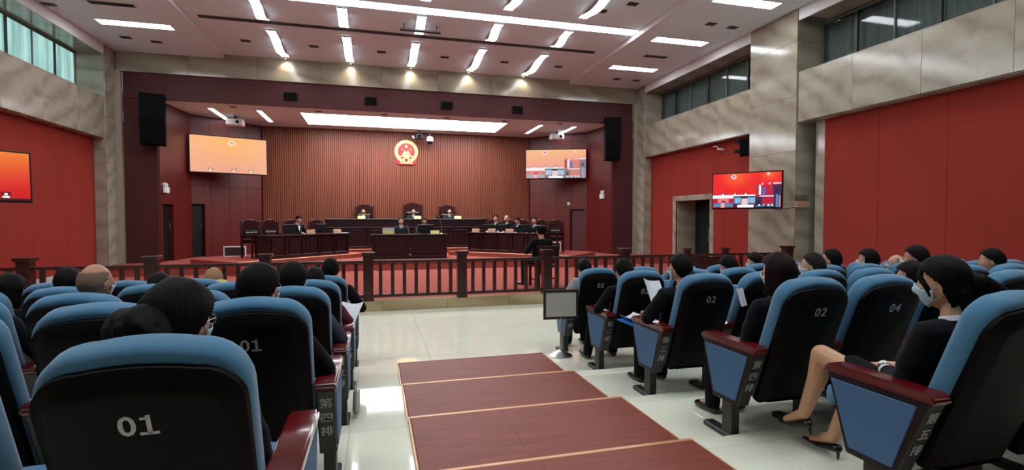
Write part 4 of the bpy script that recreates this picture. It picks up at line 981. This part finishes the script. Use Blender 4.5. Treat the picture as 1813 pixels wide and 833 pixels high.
def hairmesh(style,colr='hair'):
    k=('h',style,colr)
    if k in _cache: return _cache[k]
    nz=lambda p,a=.004,f=28: a*noise.noise(Vector((p.x*f,p.y*f,p.z*f*.5)))
    if style=='short': me=shell(hairline('short'),lambda p:.012+.007*max(0,p.z/.118)+nz(p),'hair',M[colr])
    elif style=='grey': me=shell(hairline('short'),lambda p:.007+nz(p,.002),'hair',M[colr])
    elif style=='bald': me=shell(hairline('bald'),lambda p:.0035+nz(p,.001),'hair',M[colr],thick=.004)
    elif style=='bun':
        def ex(mb):
            bm=bmesh.new(); bmesh.ops.create_icosphere(bm,subdivisions=4,radius=1)
            for v in bm.verts: v.co=Vector((v.co.x*.088,v.co.y*.068,v.co.z*.074))*(1+.07*math.sin(9*v.co.x+7*v.co.z)+.05*noise.noise(v.co*4))
            mb.add(bm,Matrix.Translation((.012,-.145,-.002)))
        me=shell(hairline('bun'),lambda p:.016+.008*max(0,p.z/.118)+nz(p,.006),'hair',M[colr],ex)
    elif style=='lowbun':
        def ex(mb): mb.sph((0,-.115,-.055),(.055,.04,.045),3)
        me=shell(hairline('bun'),lambda p:.010+nz(p,.003),'hair',M[colr],ex)
    elif style=='tail':
        def ex(mb):
            mb.chain([((0,-.10,.02),.035),((0,-.135,.0),.04),((0,-.165,-.05),.038),((0,-.185,-.11),.028),((0,-.19,-.16),.012)],3)
        me=shell(hairline('tail'),lambda p:.012+.006*max(0,p.z/.118)+nz(p,.003),'hair',M[colr],ex)
    elif style=='sidetail':
        def ex(mb):
            mb.chain([((0,-.085,.02),.05),((.01,-.13,.0),.052),((.03,-.17,-.03),.046),((.05,-.21,-.055),.034),((.06,-.24,-.08),.014)],3)
            mb.chain([((0,.075,.085),.016),((-.045,.086,.045),.013),((-.072,.058,-.005),.011),((-.066,.05,-.045),.006)],2)
            mb.hull([((-.035,-.075,-.03),(.05,.04,.04)),((.035,-.075,-.03),(.05,.04,.04)),((-.02,-.085,-.11),(.045,.03,.03)),((.02,-.085,-.11),(.045,.03,.03))],3)
        me=shell(hairline('loose'),lambda p:.016+.008*max(0,p.z/.118)+nz(p,.004),'hair',M[colr],ex)
    elif style=='bob':
        def wp(p):
            if p.z<0 and p.y<.06:
                u=Vector((p.x,p.y)).normalized(); r=.099-.25*max(0,-p.z-.06); return Vector((u.x*r*.97,u.y*r*1.12,p.z*1.35))
            return p
        me=shell(hairline('bob'),lambda p:.022+nz(p,.005),'hair',M[colr],None,.01,wp)
    elif style=='hood': me=shell(lambda p:p.z>-.06 and (p.y<.05 or p.z>.03),lambda p:.014+nz(p,.003),'knit_hat',M['beigehood'])
    elif style=='cap':
        def ex(mb):
            mb.lathe([(.088,.03),(.092,.075),(.122,.10),(.126,.112),(.09,.128),(.0015,.135)],(0,0,0),28)
            mb.hull([((-.05,.095,.04),(.01,.012,.004)),((.05,.095,.04),(.01,.012,.004)),((0,.145,.025),(.03,.012,.004))],2)
        me=shell(hairline('cap'),.008,'uniform_cap',M['cap'],ex)
    _cache[k]=me; return me
def maskmesh(m):
    k=('m',m)
    if k in _cache: return _cache[k]
    def c(p): return p.y>.028+max(0,(-p.z-.06))*.6 and -.108<p.z<-.004+(.012 if abs(p.x)<.018 else 0)-.25*max(0,abs(p.x)-.03)
    def ex(mb):
        for s in (-1,1):
            mb.tube([(s*.066,.045,-.018),(s*.078,.02,-.004),(s*.084,-.012,.004),(s*.084,-.022,-.01)],.0016,5); mb.tube([(s*.058,.045,-.075),(s*.072,.01,-.045),(s*.082,-.018,-.03)],.0016,5)
    me=shell(c,lambda p:.009,'face_mask',M[m],ex,.002); _cache[k]=me; return me
def glassesmesh():
    if 'g' in _cache: return _cache['g']
    mb=MB()
    for s in (-1,1):
        pts=[(s*.032+.023*math.cos(a),.100-.004*abs(math.cos(a)),.008+.017*math.sin(a)) for a in [2*PI*i/14 for i in range(15)]]; mb.tube(pts,.0013,5)
        mb.tube([(s*.055,.094,.012),(s*.082,.03,.01),(s*.085,-.01,.006),(s*.084,-.025,-.008)],.0015,5)
    mb.tube([(-.01,.102,.012),(.01,.102,.012)],.0013,5); me=mb.mesh('spectacles',M['glassm']); _cache['g']=me; return me
eye_me=MB().sph((0,0,0),.0115,2).mesh('eye',M['white'],True); iris_me=MB().sph((0,0,0),(.006,.003,.006),2).mesh('iris',M['eye'],True)
brow_me=MB().hull([((-.014,0,0),.002),((.014,0,.001),.0025)],1).mesh('eyebrow',M['hair'],True)
mouth_me=MB().hull([((-.02,0,0),.0022),((0,.004,-.001),.0035),((.02,0,0),.0022)],1).mesh('mouth',M['lip'],True)
def person(label,loc,rz=0,hair='short',hc='hair',jk='suit',mask=None,glasses=False,skin='skin',scale=1.0,puff=1.0,collar=True,group=None,face=True,trs='trouser',lower='trousers',heel=False,**kw):
    P=dict(DEF); P.update(kw); me,J=bodymesh(P)
    t=thing('person',label,'person',loc,rz,group); t.scale=(scale,)*3
    def put(name,me,m=None,mw=None,parent=None):
        o=link(name,me,parent or t,mw)
        if m:
            o.material_slots[0].link='OBJECT'; o.material_slots[0].material=M[m]
        return o
    put('body',me,'leg' if P['bare'] else skin)
    put('jacket',jacketmesh(P,puff=puff),jk)
    if lower=='skirt': put('skirt',skirtmesh(P))
    else: put('trousers',trousermesh(P),trs)
    for s in shoemesh(P,heel): put('shoe',s)
    HM=Matrix.Translation(J['head'])@J['hrot'].to_4x4()
    put('uniform_cap' if hair=='cap' else 'knit_hat' if hair=='hood' else 'hair',hairmesh(hair,hc),None,HM)
    if hair=='cap': put('hair',hairmesh('short','hair'),None,HM)
    if collar:
        mb=MB(); N=J['neck']
        put('shirt_collar',_cache.setdefault('col',MB().lathe([(.061,.0),(.059,.02),(.055,.024),(.054,.0)],(0,0,0),24).mesh('shirt_collar',M['shirt'],True)),None,Matrix.Translation(N+Vector((0,-.004,.0)))@Matrix.Rotation(R(-14),4,'X'))
        a=R(P['lean'])
        if face: put('shirt_front',_cache.setdefault('shf',MB().prism([(-.045,0),(.045,0),(.008,-.17),(-.008,-.17)],'y',-.004,.004,.002).mesh('shirt_front',M['shirt'])),None,Matrix.Translation(N+Vector((0,.09,-.045)))@Matrix.Rotation(-a+R(3),4,'X'))
    if face:
        for s in (-1,1):
            e=put('eye',eye_me,None,HM@Matrix.Translation((s*.031,.077,.012)))
            link('iris',iris_me,e,Matrix.Translation((0,.0105,0)))
            put('eyebrow',brow_me,None,HM@Matrix.Translation((s*.031,.092,.031)))
        if not mask: put('mouth',mouth_me,None,HM@Matrix.Translation((0,.100,-.06)))
    if mask: put('face_mask',maskmesh(mask),None,HM)
    if glasses: put('spectacles',glassesmesh(),None,HM)
    return t,J
def ray(px,py):
    v=Vector(((px-906.5),-(py-416.5),-897)); return cam.matrix_basis.to_3x3()@v
def at_y(px,py,Y): d=ray(px,py); return Vector((0,0,1.62))+d*(Y/d.y)
def aud(side_,k,j,px,py_top,label,**kw):
    """seat (side,row,j); px,py_top = top of the head in the photograph, used for the real lateral seat position and height"""
    P=dict(DEF); P.update({a:b for a,b in kw.items() if a in DEF}); J=skel(P)
    y0=row_y(k); z0=row_z(k); hd=J['head']; p=at_y(px,py_top,y0+hd.y)
    top=hd.z+.133; sc=max(.88,min(1.06,(p.z-z0)/top)) ; 
    x=p.x-hd.x
    xs=seatx(side_,j); x=max(xs-.26,min(xs+.26,x))
    g='people of the audience in the %s block'%('left' if side_<0 else 'right')
    return person(label,(x,y0,z0),scale=sc,group=g,**kw)
L_,R_=-1,1
aud(L_,5,0,312,500,'woman with black hair bun and glasses, nearest left row beside the aisle',hair='bun',glasses=True,mask='mask',yaw=-27,pitch=-4,lean=18)
aud(L_,4,0,458,468,'dark-haired man with thin glasses and mask, left block, fourth row beside the aisle',hair='short',glasses=True,mask='mask',yaw=-28,arms='wide')
aud(L_,3,0,518,465,'dark-haired man in slate jacket, left block, third row beside the aisle',hair='short',jk='slate',yaw=-18,mask='maskw',arms='wide')
aud(L_,2,0,556,474,'person in maroon sweater bowed behind the slate-jacketed man, left block',hair='short',jk='maroonjk',pitch=-28,lean=10,arms='wide')
aud(L_,1,0,585,456,'upright short-haired man in black, foremost row beside the aisle, left block',hair='grey',hc='hair',yaw=0,mask='maskw',arms='wide')
aud(L_,1,2,380,474,'person in pale yellow jacket and beige knit hat bending forward in the front left row',hair='hood',jk='yellowjk',pitch=-30,lean=-8,hf=.20,slump=-.14,collar=False,puff=1.15)
aud(L_,3,2,168,464,'bald-crowned man with cropped grey sides and white mask, left block',hair='bald',hc='stubble',skin='skin2',mask='maskw',yaw=-22)
aud(L_,2,3,120,475,'black-haired person leaning left of the bald man',hair='short',yaw=30,pitch=-18,lean=12)
aud(L_,2,4,14,487,'dark-haired person in black at the left edge, second row',hair='bob',yaw=-25,pitch=-12)
aud(L_,3,3,-42,478,'person in dark navy coat cut off by the left photo edge',hair='short',arms='wide',lean=14)
aud(L_,2,2,282,484,'dark-haired person bowed behind the woman with the bun',hair='short',pitch=-25,lean=12)
aud(R_,1,0,1034,459,'man in light grey jacket leaning forward in the front right row beside the aisle',hair='short',jk='greyjk',pitch=-24,lean=0,hf=.06,collar=False,arms='wide',puff=1.05)
aud(R_,2,0,1104,459,'woman with a black ponytail in black, second right row beside the aisle',hair='tail',yaw=8,pitch=-8,lean=14,arms='wide',legs='stretch')
aud(R_,3,0,1204,450,'masked person with tied-back black hair holding papers, third right row beside the aisle',hair='lowbun',yaw=24,mask='maskw',arms='wide',lean=12,puff=1.06)
aud(R_,4,0,1378,450,'woman with a round dark auburn bob, fourth right row beside the aisle',hair='bob',hc='hairred',yaw=18,mask='maskw',arms='lap',lean=16)
girl,GJ=aud(R_,5,0,1672,457,'woman with black ponytail, pale blue mask and crossed bare legs in the nearest right row',hair='sidetail',yaw=30,pitch=-5,mask='mask',arms='girl',legs='cross',bare=True,lower='skirt',heel=True,lean=14)
aud(R_,2,2,1290,453,'dark-haired masked man looking down, second right row, left of the auburn bob',hair='short',yaw=20,pitch=-20,mask='maskw',lean=12)
aud(R_,1,4,1337,448,'dark-haired masked man in the front right row, just left of the auburn bob',hair='short',yaw=40,pitch=-10,mask='mask')
aud(R_,3,2,1440,447,'man with thinning dark hair and white mask right of the auburn bob',hair='grey',hc='hairgrey',yaw=38,mask='maskw')
aud(R_,2,4,1475,442,'black-haired man with head tipped back, right of the thinning-haired man',hair='short',yaw=34,pitch=8)
aud(R_,2,5,1558,442,'black-haired woman in white mask above a chair row before the red wall',hair='bob',yaw=42,mask='maskw')
aud(R_,2,6,1588,450,'bald older man in white mask and spectacles before the red wall',hair='bald',hc='stubble',yaw=52,mask='maskw',glasses=True)
aud(R_,3,4,1622,436,'black-haired man with white mask behind the ponytailed woman',hair='short',yaw=42,mask='maskw',skin='skin2')
aud(R_,4,2,1616,470,'person with fringe and pale mask partly hidden by the ponytailed woman',hair='bob',yaw=36,mask='mask')
aud(R_,3,6,1757,441,'short-haired man in black near the right edge of the photo',hair='short',yaw=36,pitch=-6)
# ---- court people
def court(px,Y,label,rz,z,top,**kw):
    P=dict(DEF); P.update({a:b for a,b in kw.items() if a in DEF}); J=skel(P)
    p=at_y(px,top,Y); rot=Matrix.Rotation(rz,3,'Z'); hd=rot@J['head']
    sc=max(.85,min(1.08,(p.z-z)/(J['head'].z+.13)))
    return person(label,(p.x-hd.x,Y-hd.y,z),rz,scale=sc,**kw)
for px,lb,hr in [(643,'left judge in black robe sitting behind the bench','short'),(732,'middle judge in black robe sitting behind the bench','short'),(796,'right judge in dark robe sitting behind the bench','short')]:
    court(px,19.65,lb,PI,ZJ+.08,369,jk='robe',lean=6,arms='desk')
court(710,17.35,'left court clerk in dark green uniform at the central desk',PI,.39,385,jk='robe',lean=4,arms='desk',hair='lowbun')
court(751,17.35,'right court clerk behind the monitor at the central desk',PI,.39,385,jk='robe',lean=4,arms='desk',hair='lowbun',pitch=-18)
court(529,16.75,'man in black suit bending over the left diagonal desk',R(-135),.52,382,lean=-4,pitch=-22,arms='desk')
for px,Y,lb,kw in [(878,17.25,'man in black suit at the far end of the right desk',dict(skin='skin',yaw=10)),(897,16.95,'bald man in dark suit at the right desk',dict(hair='bald',hc='stubble')),(916,16.55,'dark-haired man bowed over the right desk, second nearest the guard',dict(pitch=-24)),(946,16.05,'dark-haired man in black at the right desk, nearest the guard',dict(yaw=6))]:
    court(px,Y,lb,R(135),.52,381 if 'dark-haired' not in lb else 385,lean=2,arms='desk',**kw)
gd,_=court(957,10.45,'guard in black uniform and cap sitting with his back to the railing',R(6),.168,399,hair='cap',jk='suit',lean=6,arms='wide',legs='guard',yaw=12,face=True,collar=False,puff=1.1)
# wristwatch of the woman in the nearest right row
W_=GJ['wr-1']; D_=GJ['hd-1']; E_=GJ['el-1']; dd=(W_-E_).normalized(); pw=W_-dd*.015
part(MB().cyl(pw-dd*.009,pw+dd*.009,.031,n=20),'watch_band',M['chrome'],girl,smooth=True)
part(MB().cyl(pw+Vector((-.012,0,.026)),pw+Vector((-.016,0,.036)),.018,n=20),'watch_face',M['white'],girl,smooth=True)
part(MB().cyl(pw-dd*.075,pw-dd*.012,.042,.036,n=20),'shirt_cuff',M['shirt'],girl,smooth=True)
# ---------------------------------------------------------------- loose things held or lying about
def sheet(name,label,cat,loc,rot,w_,h,m='paper',th=.002,bend=.03):
    bm=bmesh.new(); n=6; A=[]
    for i in range(n+1):
        f=i/n-.5; A.append([bm.verts.new((f*w_,s*h/2,bend*(f*f*4-.5)+dz)) for s,dz in ((-1,0),(1,0),(1,th),(-1,th))])
    for a,b in zip(A,A[1:]):
        for j in range(4): bm.faces.new((a[j],a[(j+1)%4],b[(j+1)%4],b[j]))
    bm.faces.new(A[0]); bm.faces.new(A[-1][::-1]); bmesh.ops.recalc_face_normals(bm,faces=bm.faces)
    mb=MB(); mb.add(bm); o=link(name,mb.mesh(name,M[m],True,40),mw=Matrix.Translation(loc)@rot); return tag(o,label,cat)
def E3(a,b,c): 
    from mathutils import Euler
    return Euler((R(a),R(b),R(c))).to_matrix().to_4x4()
p=at_y(1160,523,4.05); sheet('paper_sheet','white sheet of paper held up by the masked person in the third right row','paper',p,E3(60,10,20),.22,.3)
p=at_y(1130,573,4.05); sheet('folder','blue folder lying beside the third right row seat','folder',p,E3(8,0,20),.24,.3,'bluefolder',.006,0)
p=at_y(1132,569,4.04); sheet('paper_sheet','white sheet on top of the blue folder','paper',p+Vector((0,.02,.012)),E3(8,0,24),.2,.27)
p=at_y(1055,549,5.0); sheet('paper_sheet','small white paper beside the second right row aisle seat','paper',p,E3(10,10,20),.2,.12)
p=at_y(1312,527,3.1); sheet('paper_sheet','white card held in front of the auburn-haired woman','paper',p,E3(75,0,30),.06,.13)
p=at_y(617,556,4.75); sheet('paper_sheet','white papers held over the second left aisle armrest','paper',p,E3(35,0,-20),.2,.28)
t=thing('plastic_bag','clear plastic bag hanging at the third left row pedestal','bag',(-.15,3.93,TZ[2]),0)
part(MB().hull([((0,0,.06),(.03,.05,.05)),((0,.01,.18),(.025,.04,.03))],2).tube([(0,-.03,.19),(0,-.02,.27),(0,.02,.27),(0,.04,.2)],.004,5),'pouch',M['bag'],t,smooth=True)
